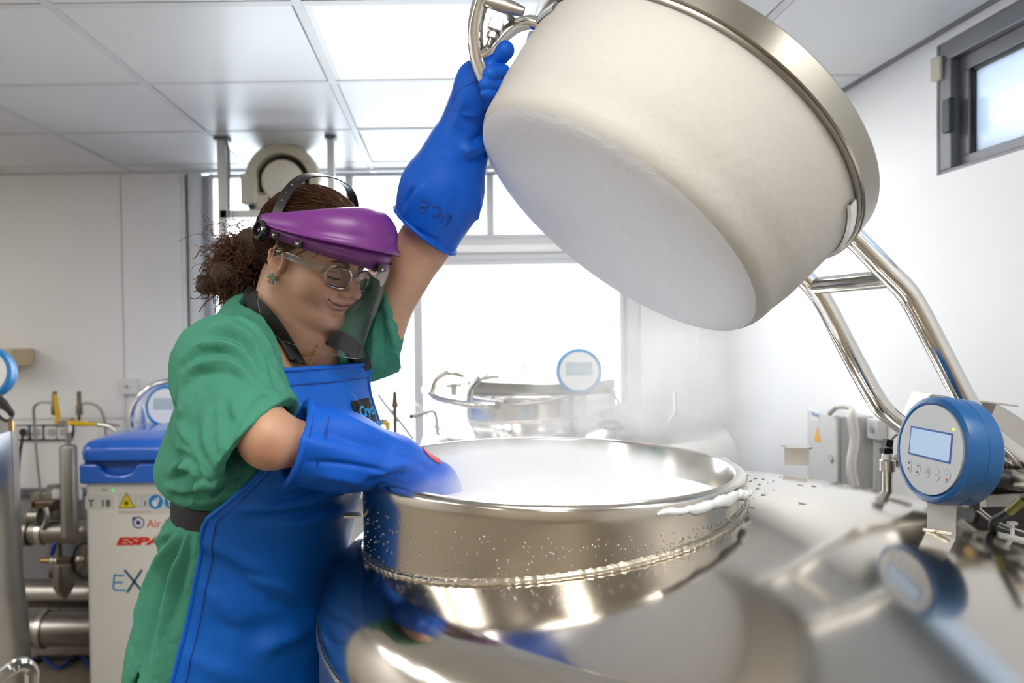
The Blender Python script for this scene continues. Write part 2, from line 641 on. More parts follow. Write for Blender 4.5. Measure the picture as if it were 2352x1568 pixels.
# back wall with the wide window
WX0, WX1, WZ0 = -1.28, 0.98, CZ - 0.80
wb = struct('wall_back', MB().box2((XL, YB, 0), (WX0, YB + 0.15, ZC)).box2((WX1, YB, 0), (XU + 0.3, YB + 0.15, ZC)).box2((WX0, YB, 0), (WX1, YB + 0.15, WZ0)), 'wall')
for xa, xb in ((-3.9, -2.75), (-2.745, -1.595), (-1.59, -1.30)):
    MB().box2((xa, YB - 0.012, CZ - 0.43), (xb, YB + 0.002, ZC - 0.006)).obj('panel', 'wall', wb, smooth=False)
    MB().box2((xa, YB - 0.008, 0.76), (xb, YB + 0.002, CZ - 0.436)).obj('panel', 'wall', wb, smooth=False)
    MB().box2((xa, YB - 0.006, 0.0), (xb, YB + 0.002, 0.755)).obj('panel', 'wall_grey', wb, smooth=False)
MB().box2((XL, YB - 0.045, 0.745), (WX0 - .02, YB, 0.775)).obj('rail', 'frame_grey', wb, smooth=False)
struct('wall_left', MB().box2((XL - 0.15, YR, 0), (XL, YB, ZC)), 'wall')
struct('wall_rear', MB().box2((XL, YR - 0.15, 0), (XU + 0.3, YR, ZC)), 'wall_warm')
wr = struct('wall_right', MB().box2((XW, YR, 0), (XU + 0.28, YB, ZLEDGE)), 'wall_white', bevel=0.004)
RW0, RW1 = 0.35, 2.13     # the high window's span along the wall
RZ1 = CZ + 0.760
MB().box2((XU, RW1, ZLEDGE), (XU + 0.25, YB, ZC)).box2((XU, YR, ZLEDGE), (XU + 0.25, RW0, ZC)).box2((XU, RW0, RZ1), (XU + 0.25, RW1, ZC)).obj('upper_wall', 'wall_white', wr, smooth=False)


def window_rect(o, x0, x1, z0, z1, y, fw, fm, parent, fd=0.05):
    """One glazed pane with its four-sided frame in the back wall plane."""
    f = MB()
    f.box2((x0, y, z0), (x1, y + fd, z0 + fw)).box2((x0, y, z1 - fw), (x1, y + fd, z1))
    f.box2((x0, y, z0 + fw), (x0 + fw, y + fd, z1 - fw)).box2((x1 - fw, y, z0 + fw), (x1, y + fd, z1 - fw))
    fr = f.obj('frame', fm, parent, smooth=False, bevel=0.003)
    MB().box2((x0 + fw, y + 0.022, z0 + fw), (x1 - fw, y + 0.028, z1 - fw)).obj('pane', 'window_glass', fr, smooth=False)


YW = YB + 0.03
win = MB().box2((WX0 + 0.11, YW, CZ + .334), (WX1, YW + 0.07, CZ + .447)).obj('window_1', 'frame_white', None, smooth=False, bevel=0.004)
win['kind'] = 'structure'
MB().box2((WX0 + .11, YW - 0.012, CZ + .372), (WX1, YW, CZ + .41)).obj('trim', 'alu', win, smooth=False)
ZT = ZC - 0.005
for xa, xb in ((-1.17, -.467), (-.467, .24), (.24, .91)):
    window_rect('w', xa, xb, CZ + .447, ZT, YW, 0.02, 'frame_white', win)
for xa, xb in ((-1.17, -.13), (-.13, .91)):
    window_rect('w', xa, xb, WZ0, CZ + .334, YW, 0.024, 'frame_white', win)
for x in (-1.235, ):
    MB().cyl((x, YB + 0.02, WZ0 - .1), (x, YB + 0.02, ZT), 0.035).obj('blind_tube', 'frame_white', win)
MB().box2((WX0, YB + 0.06, WZ0), (-1.17, YB + 0.10, ZT)).obj('side_frame', 'frame_white', win, smooth=False)
MB().box2((.91, YB + 0.0, WZ0), (WX1, YB + 0.09, ZT)).obj('side_frame', 'frame_white', win, smooth=False, bevel=0.01)
MB().box2((WX0 - .02, YB - 0.10, WZ0 - .03), (WX1, YB + 0.1, WZ0)).obj('sill', 'frame_white', win, smooth=False, bevel=0.004)

# high frosted window in the right wall
w2 = MB()
xg = XU + 0.05
for a, b in (((RW0, ZLEDGE), (RW1, ZLEDGE + .04)), ((RW0, RZ1 - .05), (RW1, RZ1)), ((RW1 - .05, ZLEDGE + .04), (RW1, RZ1 - .05)), ((RW0, ZLEDGE + .04), (RW0 + .05, RZ1 - .05))):
    w2.box2((xg - 0.045, a[0], a[1]), (xg + 0.03, b[0], b[1]))
w2 = w2.obj('window_2', 'frame_grey', None, smooth=False, bevel=0.003)
w2['kind'] = 'structure'
sash = MB()
for a, b in (((RW0 + .05, ZLEDGE + .04), (RW1 - .05, ZLEDGE + .07)), ((RW0 + .05, RZ1 - .09), (RW1 - .05, RZ1 - .05)), ((RW1 - .085, ZLEDGE + .07), (RW1 - .05, RZ1 - .09)), ((RW0 + .05, ZLEDGE + .07), (RW0 + .085, RZ1 - .09))):
    sash.box2((xg - 0.02, a[0], a[1]), (xg + 0.02, b[0], b[1]))
sash = sash.obj('sash', 'frame_grey', w2, smooth=False, bevel=0.002)
MB().box2((xg - 0.004, RW0 + .085, ZLEDGE + .07), (xg + 0.004, RW1 - .085, RZ1 - .09)).obj('pane', 'frosted_glass', sash, smooth=False)
gk = MB()
gk.box2((xg - 0.012, RW1 - .093, ZLEDGE + .06), (xg + 0.008, RW1 - .083, RZ1 - .088)).box2((xg - 0.012, RW0, RZ1 - .098), (xg + .008, RW1 - .083, RZ1 - .088))
gk.obj('gasket', 'black', sash, smooth=False)
MB().box2((xg - 0.06, RW1 - .068, CZ + .51), (xg - 0.045, RW1 - .035, CZ + .60)).obj('catch', 'catch_dark', w2, smooth=False, bevel=.003)
s = at(2160, 160, 2.13)
t = thing('alarm_sensor', 'small cream alarm contact box on the top corner of the high window frame', 'sensor', s)
MB().prism(rrect(0.032, 0.066, 0.007), 0.022, s, frame((-1, -.4, 0))).obj('housing', 'cream_pale', t, bevel=.004)
MB().prism(rrect(0.012, 0.03, 0.003), 0.014, s + Vector((0.012, -.018, -0.012)), frame((-1, -.4, 0))).obj('magnet', 'cream', t, bevel=.002)

# outdoors: a pale block of flats across the yard
bd = thing('apartment_building', 'pale overexposed building seen through the wide window', 'building', (0, 14, 0))
MB().box2((-9, 14, -6), (7, 18, 4.4)).obj('wall', 'facade', bd, smooth=False)
for x, z in ((-4.6, 2.75), (-2.9, 2.75), (-1.2, 2.75), (0.8, 2.75), (-4.6, .4), (-2.9, .4), (1.2, .4), (2.9, .4)):
    f = MB().box2((x - .55, 13.93, z - .6), (x + .55, 14.05, z + .6)).obj('window', 'frame_white', bd, smooth=False)
    MB().box2((x - .48, 13.90, z - .52), (x - .03, 13.94, z + .52)).box2((x + .03, 13.90, z - .52), (x + .48, 13.94, z + .52)).obj('pane', 'facade_glass', f, smooth=False)
MB().box2((-9, 13.6, 1.45), (7, 14, 1.6)).obj('ledge', 'facade', bd, smooth=False)


# ================================================================== cryogenic tanks
def meter(label, c, n, dia, parent=None, up=(0, 0, 1), housing='blue_meter', face='meter_face', detail=True, depth=0.36, name='display_meter'):
    """Round blue display unit: housing, faceplate, screen, keys."""
    R = frame(n, up)
    c = Vector(c)
    r = dia / 2
    d = dia * depth
    h = MB().lathe([(r * .80, -d), (r * .93, -d * .97), (r * .985, -d * .88), (r * .998, -d * .52), (r * .985, -d * .505), (r * .985, -d * .49), (r, -d * .475), (r, -d * .15), (r * .985, -d * .05), (r * .95, -.001), (r * .90, 0), (r * .83, -.003)], 64, c, R)
    p = h.obj('housing', housing, parent, auto=30)
    MB().lathe([(r * .835, -.004), (r * .835, .0005), (0.0001, .0005)], 64, c, R, cap0=False, cap1=False).obj('faceplate', face, parent, auto=30)
    tex = parent

    def plate(nm, poly, z, t, m):
        return MB().prism(poly, t, c + R @ Vector((0, 0, z)), R).obj(nm, m, tex, smooth=False)
    sw, sh, sy = r * 1.06, r * .48, r * .10
    s_ = plate('screen_frame', [(x, y + sy) for x, y in rrect(sw + .005, sh + .005, .001, 1)], .0005, .0006, 'screen_frame' if detail else 'print_grey_blue')
    MB().prism([(x, y + sy) for x, y in rrect(sw, sh, .001, 1)], .0004, c + R @ Vector((0, 0, .0011)), R).obj('screen', 'screen' if detail else 'screen_grey', s_, smooth=False)
    if detail:
        ky = -r * .40
        kw, kh = r * .15, r * .24
        for q, kx in enumerate((-.52, -.26, 0.0, .26, .52)):
            if q == 0:
                poly = [(-kw * .5, kh * .5), (kw * .5, kh * .5), (kw * .5, -kh * .5), (0, -kh * .45), (-kw * .4, -kh * .1)]
            elif q == 4:
                poly = [(-kw * .5, kh * .5), (0, kh * .5), (kw * .55, kh * .2), (kw * .5, -kh * .15), (-kw * .1, -kh * .55), (-kw * .5, -kh * .5)]
            else:
                poly = disc(kh * .5, 20, .62)
            poly = [(x + kx * r, y + ky - (0.02 * r if q in (1, 2, 3) else 0)) for x, y in poly]
            k = plate('key', poly, .0004, .0004, 'print_grey_blue')
            cx = sum(p[0] for p in poly) / len(poly)
            cyy = sum(p[1] for p in poly) / len(poly)
            inner = [(cx + (x - cx) * .86, cyy + (y - cyy) * .9) for x, y in poly]
            MB().prism(inner, .0003, c + R @ Vector((0, 0, .0007)), R).obj('key_pad', face, k, smooth=False)
            o = c + R @ Vector((0, 0, .001))
            if q in (0, 1):
                mk = MB().prism([(cx - .002, cyy + .006), (cx + .002, cyy + .006), (cx, cyy + .0025)], .0003, o, R)
                mk.prism([(cx - .002, cyy - .005), (cx + .002, cyy - .005), (cx, cyy - .0015)], .0003, o, R).obj('symbol', 'print_black', k, smooth=False)
            elif q == 2:
                MB().prism([(cx - .003, cyy - .003), (cx + .003, cyy - .003), (cx + .003, cyy), (cx + .0015, cyy + .005), (cx - .0015, cyy + .005), (cx - .003, cyy)], .0003, o, R).obj('symbol', 'print_grey', k, smooth=False)
            elif q == 3:
                MB().prism([(cx - .003, cyy), (cx - .002, cyy + .0008), (cx - .001, cyy - .002), (cx + .003, cyy + .005), (cx + .0035, cyy + .0045), (cx - .001, cyy - .004)], .0003, o, R).obj('symbol', 'print_grey', k, smooth=False)
            else:
                MB().prism([(cx - .002, cyy + .001), (cx, cyy + .004), (cx + .002, cyy + .001)], .0003, o, R).obj('symbol', 'print_grey', k, smooth=False)
                lettering('x', .008, c + R @ Vector((cx - .002, cyy - .006, .001)), R, 'print_red', k)
        MB().ball(c + R @ Vector((r * .56, r * .45, .0005)), .0018, 8, 6).obj('led', 'led_yellow', parent)
    return p


class Tank:
    def __init__(s, nc, dc, zrim, zapex, R, rn=0.298, coef=0.28, rk=0.55, zseam=None):
        s.nc, s.dc, s.zrim, s.zapex, s.R, s.rn, s.coef, s.rk = nc, dc, zrim, zapex, R, rn, coef, rk
        s.D = (zapex - coef * R * R) - zseam
        s.zseam = zseam

    def z(s, x, y):
        r = math.hypot(x - s.dc[0], y - s.dc[1])
        q = min(1, max(0, (r - s.rk) / (s.R - s.rk)))
        return s.zapex - s.coef * r * r - s.D * (1 - math.sqrt(max(0, 1 - q * q)))

    def normal(s, x, y):
        e = 1e-3
        return Vector(((s.z(x - e, y) - s.z(x + e, y)) / (2 * e), (s.z(x, y - e) - s.z(x, y + e)) / (2 * e), 1)).normalized()

    def hit(s, px, py):
        """Point of the dome on a pixel's sight line."""
        Y = 0.5
        prev = None
        while Y < 2.4:
            p = at(px, py, Y)
            if math.hypot(p.x - s.dc[0], p.y - s.dc[1]) < s.R and p.z <= s.z(p.x, p.y):
                return p
            Y += 0.002
        return at(px, py, 1.2)

    def build(s, t, n=160, wet=True, neck_mat='steel_neck', dome_mat='steel_dome'):
        nx, ny = s.nc
        # dome: rays from the neck outwards to the outer edge
        vs, fs = [], []
        K = 46
        for i in range(n):
            a = 2 * math.pi * i / n
            d = Vector((math.cos(a), math.sin(a)))
            o = Vector((nx - s.dc[0], ny - s.dc[1]))
            b = o.dot(d)
            S = -b + math.sqrt(b * b - o.dot(o) + s.R ** 2)
            s0 = s.rn - 0.006
            for j in range(K):
                q = j / (K - 1)
                q = 1 - (1 - q) ** 2.2
                k = s0 + (S - s0) * q
                x, y = nx + d.x * k, ny + d.y * k
                vs.append((x, y, s.z(x, y)))
        for i in range(n):
            i2 = (i + 1) % n
            for j in range(K - 1):
                fs.append((i * K + j, i * K + j + 1, i2 * K + j + 1, i2 * K + j))
        mesh_obj('dome', vs, fs, dome_mat, t)
        MB().lathe([(s.R + .001, -.001), (s.R + .004, -.004), (s.R + .004, -.010), (s.R, -.013)], 128, (*s.dc, s.zseam), cap0=False, cap1=False).obj('edge_seam', 'weld', t)
        MB().lathe([(s.R, 0), (s.R, -(s.zseam - 0.12)), (s.R - .03, -(s.zseam - 0.08)), (s.R - .03, -s.zseam)], 128, (*s.dc, s.zseam), cap0=False).obj('body', 'steel_brushed', t)
        r = s.rn
        zi = min(s.z(nx + math.cos(a) * r, ny + math.sin(a) * r) for a in np.linspace(0, 6.28, 40)) - s.zrim - .01
        MB().lathe([(r, zi), (r, -.034), (r + .0015, -.030), (r + .0015, -.026), (r + .003, -.022), (r + .003, -.006), (r + .001, -.001), (r - .004, .001), (r - .013, .001), (r - .016, -.003), (r - .016, -.35)], 160, (nx, ny, s.zrim), cap0=False, cap1=False).obj('neck', neck_mat, t, auto=50)
        # weld bead with ripples where the neck meets the dome
        ring, rr = [], []
        m = 420
        for i in range(m):
            a = 2 * math.pi * i / m
            x, y = nx + math.cos(a) * (r + .002), ny + math.sin(a) * (r + .002)
            ring.append((x, y, s.z(x, y) + .002))
            rr.append(.0036 + .0008 * math.sin(i * 2.1) + random.uniform(-.0005, .0005))
        MB().tube(ring, rr, 8, closed=True).obj('weld_seam', 'weld', t)


def lid_assembly(t, L, A, rb, rt, hp, band=0.036, plug=True, n=128):
    """Frosted cork (plug) under a steel cap; L = centre of the cap's underside, A = axis towards the outside."""
    R = frame(A, (0, 1, 0))
    L = Vector(L)
    if plug:
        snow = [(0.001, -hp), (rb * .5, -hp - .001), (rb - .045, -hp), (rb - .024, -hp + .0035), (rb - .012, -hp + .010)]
        sn_ = MB().lathe(snow, n, L, R, cap0=False, cap1=False).obj('lit_snow_layer', 'frost_snow_lit', t)  # underside frost kept paler to stand for light bouncing up from the fog
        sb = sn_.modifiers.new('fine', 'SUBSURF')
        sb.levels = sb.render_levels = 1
        prof = [(rb - .013, -hp + .0095), (rb - .0075, -hp + .015), (rb - .003, -hp + .024), (rb - .0005, -hp + .035), (rb + .002, -hp + .055)]
        prof += [(rb + (rt - rb) * q, -hp + hp * q) for q in (.4, .6, .8, .95, 1.0)]
        p = MB().lathe(prof, n, L, R, cap0=False, cap1=False).obj('foam_plug', 'frost', t)
        sub = p.modifiers.new('fine', 'SUBSURF')
        sub.levels = sub.render_levels = 1
    MB().lathe([(rt + .001, -.004), (rt + .004, -.004), (rt + .006, -.001), (rt + .006, .002), (rt + .001, .002)], n, L, R, cap0=False, cap1=False).obj('gasket', 'steel_dark', t)
    MB().lathe([(rt - .01, .001), (rt + .008, .001), (rt + .010, .003), (rt + .010, band), (rt + .006, band + .004), (rt - .05, band + .009), (0.001, band + .016)], n, L, R, cap0=False, cap1=False).obj('cap', 'lid_steel', t, auto=28)
    return R


# ---------------------------------------------------------------- foreground tank
NC, DC = (0.165, 1.236), (0.42, 1.25)
ZRIM = CZ - 0.222
tank = Tank(NC, DC, ZRIM, CZ - 0.262, 0.623, zseam=CZ - 0.45)
T1 = thing('cryogenic_tank', 'large polished stainless steel storage tank with raised lid and neck full of fog', 'tank', (DC[0], DC[1], 0))
random.seed(4)
tank.build(T1)
# the raised lid
A1 = Vector((.643, 0.115, .766)).normalized()
L1 = Vector((0.371, 1.205, CZ + 0.287))
lid_assembly(T1, L1, A1, 0.262, 0.285, 0.188)
for a0, a1 in ((-.75, -.25), (.0, .5), (2.9, 3.5)):
    MB().lathe([(.2838, -.020), (.2885, -.019), (.2895, -.008), (.2845, -.008)], 16, L1, frame(A1, (0, 1, 0)), arc=(a0, a1)).obj('frost_crust', 'ice', T1)
# hinge arms
na = spline([at(1869, 512, 1.165), at(1915, 518, 1.165), at(1960, 545, 1.165), at(2030, 617, 1.165), at(2080, 668, 1.165), at(2110, 715, 1.165), at(2165, 820, 1.165), at(2232, 945, 1.165), at(2275, 1000, 1.165), at(2360, 1065, 1.165), at(2440, 1110, 1.16)], 6)
MB().tube(na, 0.0165, 16).obj('hinge_arm', 'chrome', T1)
fa = spline([at(1768, 572, 1.32), at(1830, 622, 1.32), at(1870, 662, 1.32), at(1898, 705, 1.32), at(1950, 805, 1.32), at(2008, 910, 1.32), at(2040, 950, 1.32), at(2110, 1005, 1.32), at(2200, 1070, 1.32)], 6)
MB().tube(fa, 0.0165, 16).obj('hinge_arm', 'chrome', T1)
MB().cyl(at(1868, 657, 1.32), at(2050, 639, 1.165), 0.0145, n=16).obj('crossbar', 'chrome', T1)
MB().cyl(at(2160, 1085, 1.42), at(2420, 1110, 1.05), 0.016, n=16).obj('hinge_shaft', 'steel_dark', T1)
# handle: curved grip bar carried by two hoops, with a latch
bar = spline([at(1215, -75, 1.13), at(1150, -52, 1.14), at(1110, -10, 1.16), at(1092, 60, 1.175), at(1096, 125, 1.185), at(1115, 180, 1.19), at(1140, 222, 1.195)], 8)
MB().tube(bar, 0.0125, 18).obj('grip_bar', 'chrome', T1)
MB().ball(bar[-1], .0128, 14, 10).obj('end_cap', 'rubber', T1)
hoop = spline([at(1106, 132, 1.185), at(1130, 112, 1.18), at(1163, 76, 1.18), at(1195, 56, 1.18), at(1228, 54, 1.175), at(1268, 82, 1.17)], 8)
MB().tube(hoop, 0.0112, 16).obj('hoop', 'chrome', T1)
hoop2 = spline([at(1150, -50, 1.14), at(1200, -110, 1.10), at(1280, -120, 1.08), at(1330, -60, 1.08)], 8)
MB().tube(hoop2, 0.0112, 16).obj('hoop', 'chrome', T1)
lt = MB()
ax = (at(1158, 8, 1.165) - at(1124, 100, 1.165)).normalized()
b0 = at(1124, 100, 1.165)
Rl = frame(ax, (0, 1, 0))
MB().lathe([(.0048, -.004), (.0048, .014)], 12, b0, Rl).obj('latch_bolt', 'steel_dark', T1)
MB().lathe([(.009, 0), (.009, .008), (.006, .008), (.006, .012)], 6, b0 + ax * .008, Rl).obj('latch_nut', 'steel_brushed', T1)
MB().box(b0 + ax * .027, (.022, .022, .018), Rl).obj('latch_block', 'steel_brushed', T1, smooth=False, bevel=.002)
MB().prism([(-.026, -.012), (.016, -.012), (.024, -.004), (.024, .010), (-.026, .012)], .0035, b0 + ax * .045, Rl).obj('latch_plate', 'steel_dark', T1, smooth=False, bevel=.001)
MB().lathe([(.010, 0), (.0085, .008), (.0085, .03), (.011, .036)], 20, b0 + ax * .048, Rl).obj('latch_stem', 'steel_brushed', T1)
la, lb = at(1116, 2, 1.16), at(1203, 27, 1.15)
MB().tube([la, (la + lb) / 2, lb], [.010, .012, .0075], 12).obj('latch_lever', 'steel_brushed', T1)

# display on its bracket
mc = at(2136, 1032, 1.055)
meter('', mc, (-1.0, -0.06, 0.10), 0.148, T1, depth=.36)
bk0 = mc + Vector((.020, -.004, -.062))
bk1 = Vector((bk0.x - .012, bk0.y, tank.z(bk0.x - .012, bk0.y)))
MB().prism(rrect(.034, (bk0 - bk1).length + .03, .002, 1), .003, (bk0 + bk1) / 2, frame((-.70, -.70, .12))).obj('bracket', 'alu', T1, smooth=False)
_rb = frame((-.70, -.70, .12))
MB().tube([bk1 + _rb @ Vector((x, .003, .002)) for x in (-.017, -.009, 0, .009, .017)], [.002, .0028, .0022, .0028, .002], 8, caps=True).obj('bracket_weld', 'weld', T1)
# small bent tab on the dome
tb = at(1830, 1068, 1.62)
MB().prism([(-.024, 0), (.024, 0), (.024, .036), (-.024, .036)], .003, tb, frame((-.35, -1, .1))).obj('tab', 'steel_brushed', T1, smooth=False)
MB().box(tb + Vector((.012, .028, .035)), (.046, .05, .003), frame((-.08, -.05, 1), (0, 1, 0))).obj('tab', 'steel_brushed', T1, smooth=False)
# relief valve with a sensor cable behind the display
rv = at(2038, 1118, 1.42)
MB().lathe([(.009, -.03), (.009, .03), (.0135, .03), (.0135, .05), (.010, .052), (.008, .062)], 12, rv).obj('relief_valve', 'steel_brushed', T1, auto=40)
MB().box(rv + Vector((-.002, 0, .068)), (.016, .016, .010)).box(rv + Vector((.001, 0, .082)), (.013, .013, .014), frame((.2, 0, 1), (0, 1, 0))).obj('cable_clip', 'black', T1, smooth=False)
cb = spline([rv + Vector((0, 0, .06)), rv + Vector((.006, 0, .085)), rv + Vector((.022, .0, .10)), rv + Vector((.06, .0, .105)), rv + Vector((.11, 0.02, .09))], 8)
MB().tube(cb, .003, 8).obj('sensor_cable', 'label_white', T1)
MB().cyl(at(2062, 1060, 1.5), at(2105, 1055, 1.5), .014, n=16).cyl(at(2040, 1060, 1.5), at(2062, 1060, 1.5), .010, n=16).obj('pipe_elbow', 'steel_dark', T1)
# hinge housing: bent sheet cover behind the meter
Yh = 1.36
hh = [at(2072, 958, Yh), at(2098, 903, Yh), at(2205, 914, Yh), at(2290, 928, Yh), at(2330, 1000, Yh), at(2330, 1120, Yh), at(2120, 1080, Yh)]
nb = len(hh)
vs = [p for p in hh] + [p + Vector((0, .004, 0)) for p in hh]
MB().add(vs, [tuple(range(nb)), tuple(range(2 * nb - 1, nb - 1, -1))] + [(i, nb + i, nb + (i + 1) % nb, (i + 1) % nb) for i in range(nb)]).obj('hinge_housing', 'steel_dark', T1, smooth=False)
for (p, q), mm in ((((2072, 958), (2098, 903)), 'steel_brushed'), (((2098, 903), (2290, 928)), 'steel_brushed')):
    a, b = at(*p, Yh), at(*q, Yh)
    a2, b2 = a + Vector((0, -.05, 0)), b + Vector((0, -.05, 0))
    u = (b - a).cross(Vector((0, 1, 0))).normalized() * .003
    MB().add([a, b, b2, a2, a + u, b + u, b2 + u, a2 + u], [(0, 1, 2, 3), (7, 6, 5, 4), (0, 4, 5, 1), (1, 5, 6, 2), (2, 6, 7, 3), (3, 7, 4, 0)]).obj('housing_flange', mm, T1, smooth=False)
a, b = at(2290, 926, 1.22), at(2500, 1130, 1.22)
MB().add([at(2290, 926, 1.2), at(2268, 975, 1.2), at(2330, 1052, 1.2), at(2440, 1150, 1.2), at(2440, 1050, 1.2), at(2345, 960, 1.2),
          at(2290, 926, 1.32), at(2268, 975, 1.32), at(2330, 1052, 1.32), at(2440, 1150, 1.32), at(2440, 1050, 1.32), at(2345, 960, 1.32)],
         [(0, 1, 2, 3, 4, 5), (11, 10, 9, 8, 7, 6)] + [(i, i + 6, (i + 1) % 6 + 6, (i + 1) % 6) for i in range(6)]).obj('hinge_plate', 'steel_brushed', T1, smooth=False)
MB().box(at(2320, 1180, 1.26), (.18, .10, .14)).obj('control_box', 'black', T1, smooth=False, bevel=.004)
MB().box(at(2305, 1150, 1.20), (.10, .02, .05), frame((.1, -1, .3))).obj('mount', 'steel_dark', T1, smooth=False, bevel=.002)
hs, hr = [], []
hp = spline([at(2270, 1035, 1.24), at(2295, 1060, 1.22), at(2330, 1068, 1.2), at(2380, 1075, 1.18)], 18)
for i, p in enumerate(hp):
    hs.append(p)
    hr.append(.012 + .0022 * math.sin(i * 1.6))
MB().tube(hs, hr, 12).obj('corrugated_hose', 'hose_tan', T1)
MB().cyl(at(2268, 1096, 1.15), at(2285, 1097, 1.15), .012, n=16).obj('connector_nut', 'brass', T1)
MB().tube([at(2284, 1097, 1.15), at(2340, 1105, 1.14), at(2420, 1112, 1.13)], [.0135, .0125, .011], 14).obj('connector', 'rubber', T1)
k = spline([at(2440, 1100, 1.0), at(2352, 1145, 1.06), at(2310, 1180, 1.09), at(2285, 1195, 1.10), at(2283, 1215, 1.11), at(2310, 1225, 1.11), at(2400, 1245, 1.11)], 10)
MB().tube(k, .0058, 10).obj('power_cable', 'rubber', T1)
MB().tube(spline([at(2318, 1175, 1.083), at(2335, 1160, 1.072), at(2352, 1145, 1.06)], 4), .0064, 10).obj('cable_marker', 'yellow_green_tape', T1)
for dy in (0, 9):
    k = spline([at(2200, 1150 + dy, 1.16), at(2240, 1162 + dy, 1.15), at(2290, 1198 + dy, 1.14), at(2352, 1222 + dy, 1.12), at(2420, 1240 + dy, 1.1)], 8)
    MB().tube(k, .0022, 6).obj('thin_cable', 'cable_grey', T1)
MB().box(at(2238, 1162, 1.148), (.009, .009, .012)).obj('cable_tie', 'black', T1, smooth=False)
ct = tank.hit(2325, 1235)
MB().prism([(-.02, -.011), (.018, -.011), (.02, .011), (-.018, .011)], .003, ct, frame(tank.normal(ct.x, ct.y), (.3, .9, 0))).box(ct + Vector((0, 0, .012)), (.004, .004, .018)).box(ct + Vector((0, 0, .021)), (.012, .006, .005)).obj('tie_mount', 'label_white', T1, smooth=False)

# latch catch on the neck's outside
cp = at(812, 1183, 1.25)
MB().box(cp, (.030, .024, .004)).obj('catch_plate', 'steel_brushed', T1, smooth=False)
# ice on the rim, left to melt
for deg, dz, sx, sy in ((-46, -.013, .036, .009), (-57, -.014, .028, .0075), (-66, -.013, .022, .005), (-33, -.018, .016, .007), (-38, -.012, .014, .006), (-24, -.024, .010, .005), (8, -.006, .02, .004)):
    v = Vector((math.cos(math.radians(deg)), math.sin(math.radians(deg)), 0))
    p = Vector((*NC, ZRIM + dz)) + v * .302
    tg = Vector((-v.y, v.x, 0))
    im = MB().ball(p, (sx * 1.25, .0065, sy), 20, 12, Matrix((tg, v, Vector((0, 0, 1)))).transposed())
    for q_ in im.v:
        e_ = q_ - p
        q_ += v * (-.5 * e_.dot(tg) ** 2 / .3) + Vector((0, 0, .0012 * math.sin(130 * e_.dot(tg) + deg) + .0007 * math.sin(420 * e_.dot(tg) + deg)))
    im.obj('ice', 'ice', T1)
# water drops lying on the dome
random.seed(8)
for px, py, s_ in ((1716, 1092, 9), (1733, 1098, 13), (1752, 1100, 10), (1722, 1104, 8), (1742, 1112, 12), (1762, 1108, 6), (1775, 1104, 7), (1738, 1122, 14), (1752, 1136, 16), (1730, 1144, 6),
                   (1758, 1130, 9), (1730, 1166, 16), (1838, 1114, 18), (1860, 1098, 14), (1868, 1116, 14), (1842, 1156, 20), (1790, 1095, 6), (1705, 1118, 8), (1720, 1134, 9), (1776, 1125, 5)):
    p = tank.hit(px, py)
    if math.hypot(p.x - NC[0], p.y - NC[1]) < .306:
        continue
    r = s_ / 1760 * p.y * .55
    MB().ball(p, (r, r * random.uniform(.8, 1.4), .0016), 12, 6, frame(tank.normal(p.x, p.y), (random.uniform(-1, 1), 1, 0))).obj('water_drop', 'water', T1)
# condensation beads on the neck
cbm = MB()
for i in range(240):
    a = random.uniform(math.radians(-165), math.radians(-25))
    x, y = NC[0] + .2985 * math.cos(a), NC[1] + .2985 * math.sin(a)
    z0, z1 = tank.z(x, y) + .01, ZRIM - .04
    z = random.uniform(z0, z1)
    r = random.uniform(.0005, .0013)
    cbm.ball((x, y, z), (r, r * .7, r * random.uniform(1, 1.8)), 6, 4, Matrix.Rotation(a - math.pi / 2, 3, 'Z'))
cbm.obj('condensation', 'water', T1)['kind'] = 'stuff'

# ---------------------------------------------------------------- fog bank in the neck
fv, ff = [], []
n_, m_ = 120, 40
rng = np.random.RandomState(3)
ph = rng.rand(14, 3) * 6.28
fr = rng.randn(14, 2) * 16
for j in range(m_):
    r = 0.281 * (j + .5) / (m_ - .5)
    for i in range(n_):
        a = 2 * math.pi * i / n_
        x, y = r * math.cos(a), r * math.sin(a)
        h = sum(math.sin(fr[k, 0] * x + fr[k, 1] * y + ph[k, 0]) for k in range(14)) / 14
        h2 = abs(math.sin(11 * x + 3 * math.sin(9 * y + 1))) * .5
        fv.append((NC[0] + x, NC[1] + y, ZRIM - .030 + .016 * h + .008 * h2 - .012 * (r / .281) ** 4 - .035 * max(0, x / .281) ** 1.5 * max(0, .3 + y / .281)))
for j in range(m_ - 1):
    for i in range(n_):
        i2 = (i + 1) % n_
        ff.append((j * n_ + i, j * n_ + i2, (j + 1) * n_ + i2, (j + 1) * n_ + i))
ff.append(tuple(range(n_ - 1, -1, -1)))
tag(mesh_obj('fog_bank', fv, ff, 'fog_surface'), 'dense white fog filling the open neck of the foreground tank', 'fog', kind='stuff')

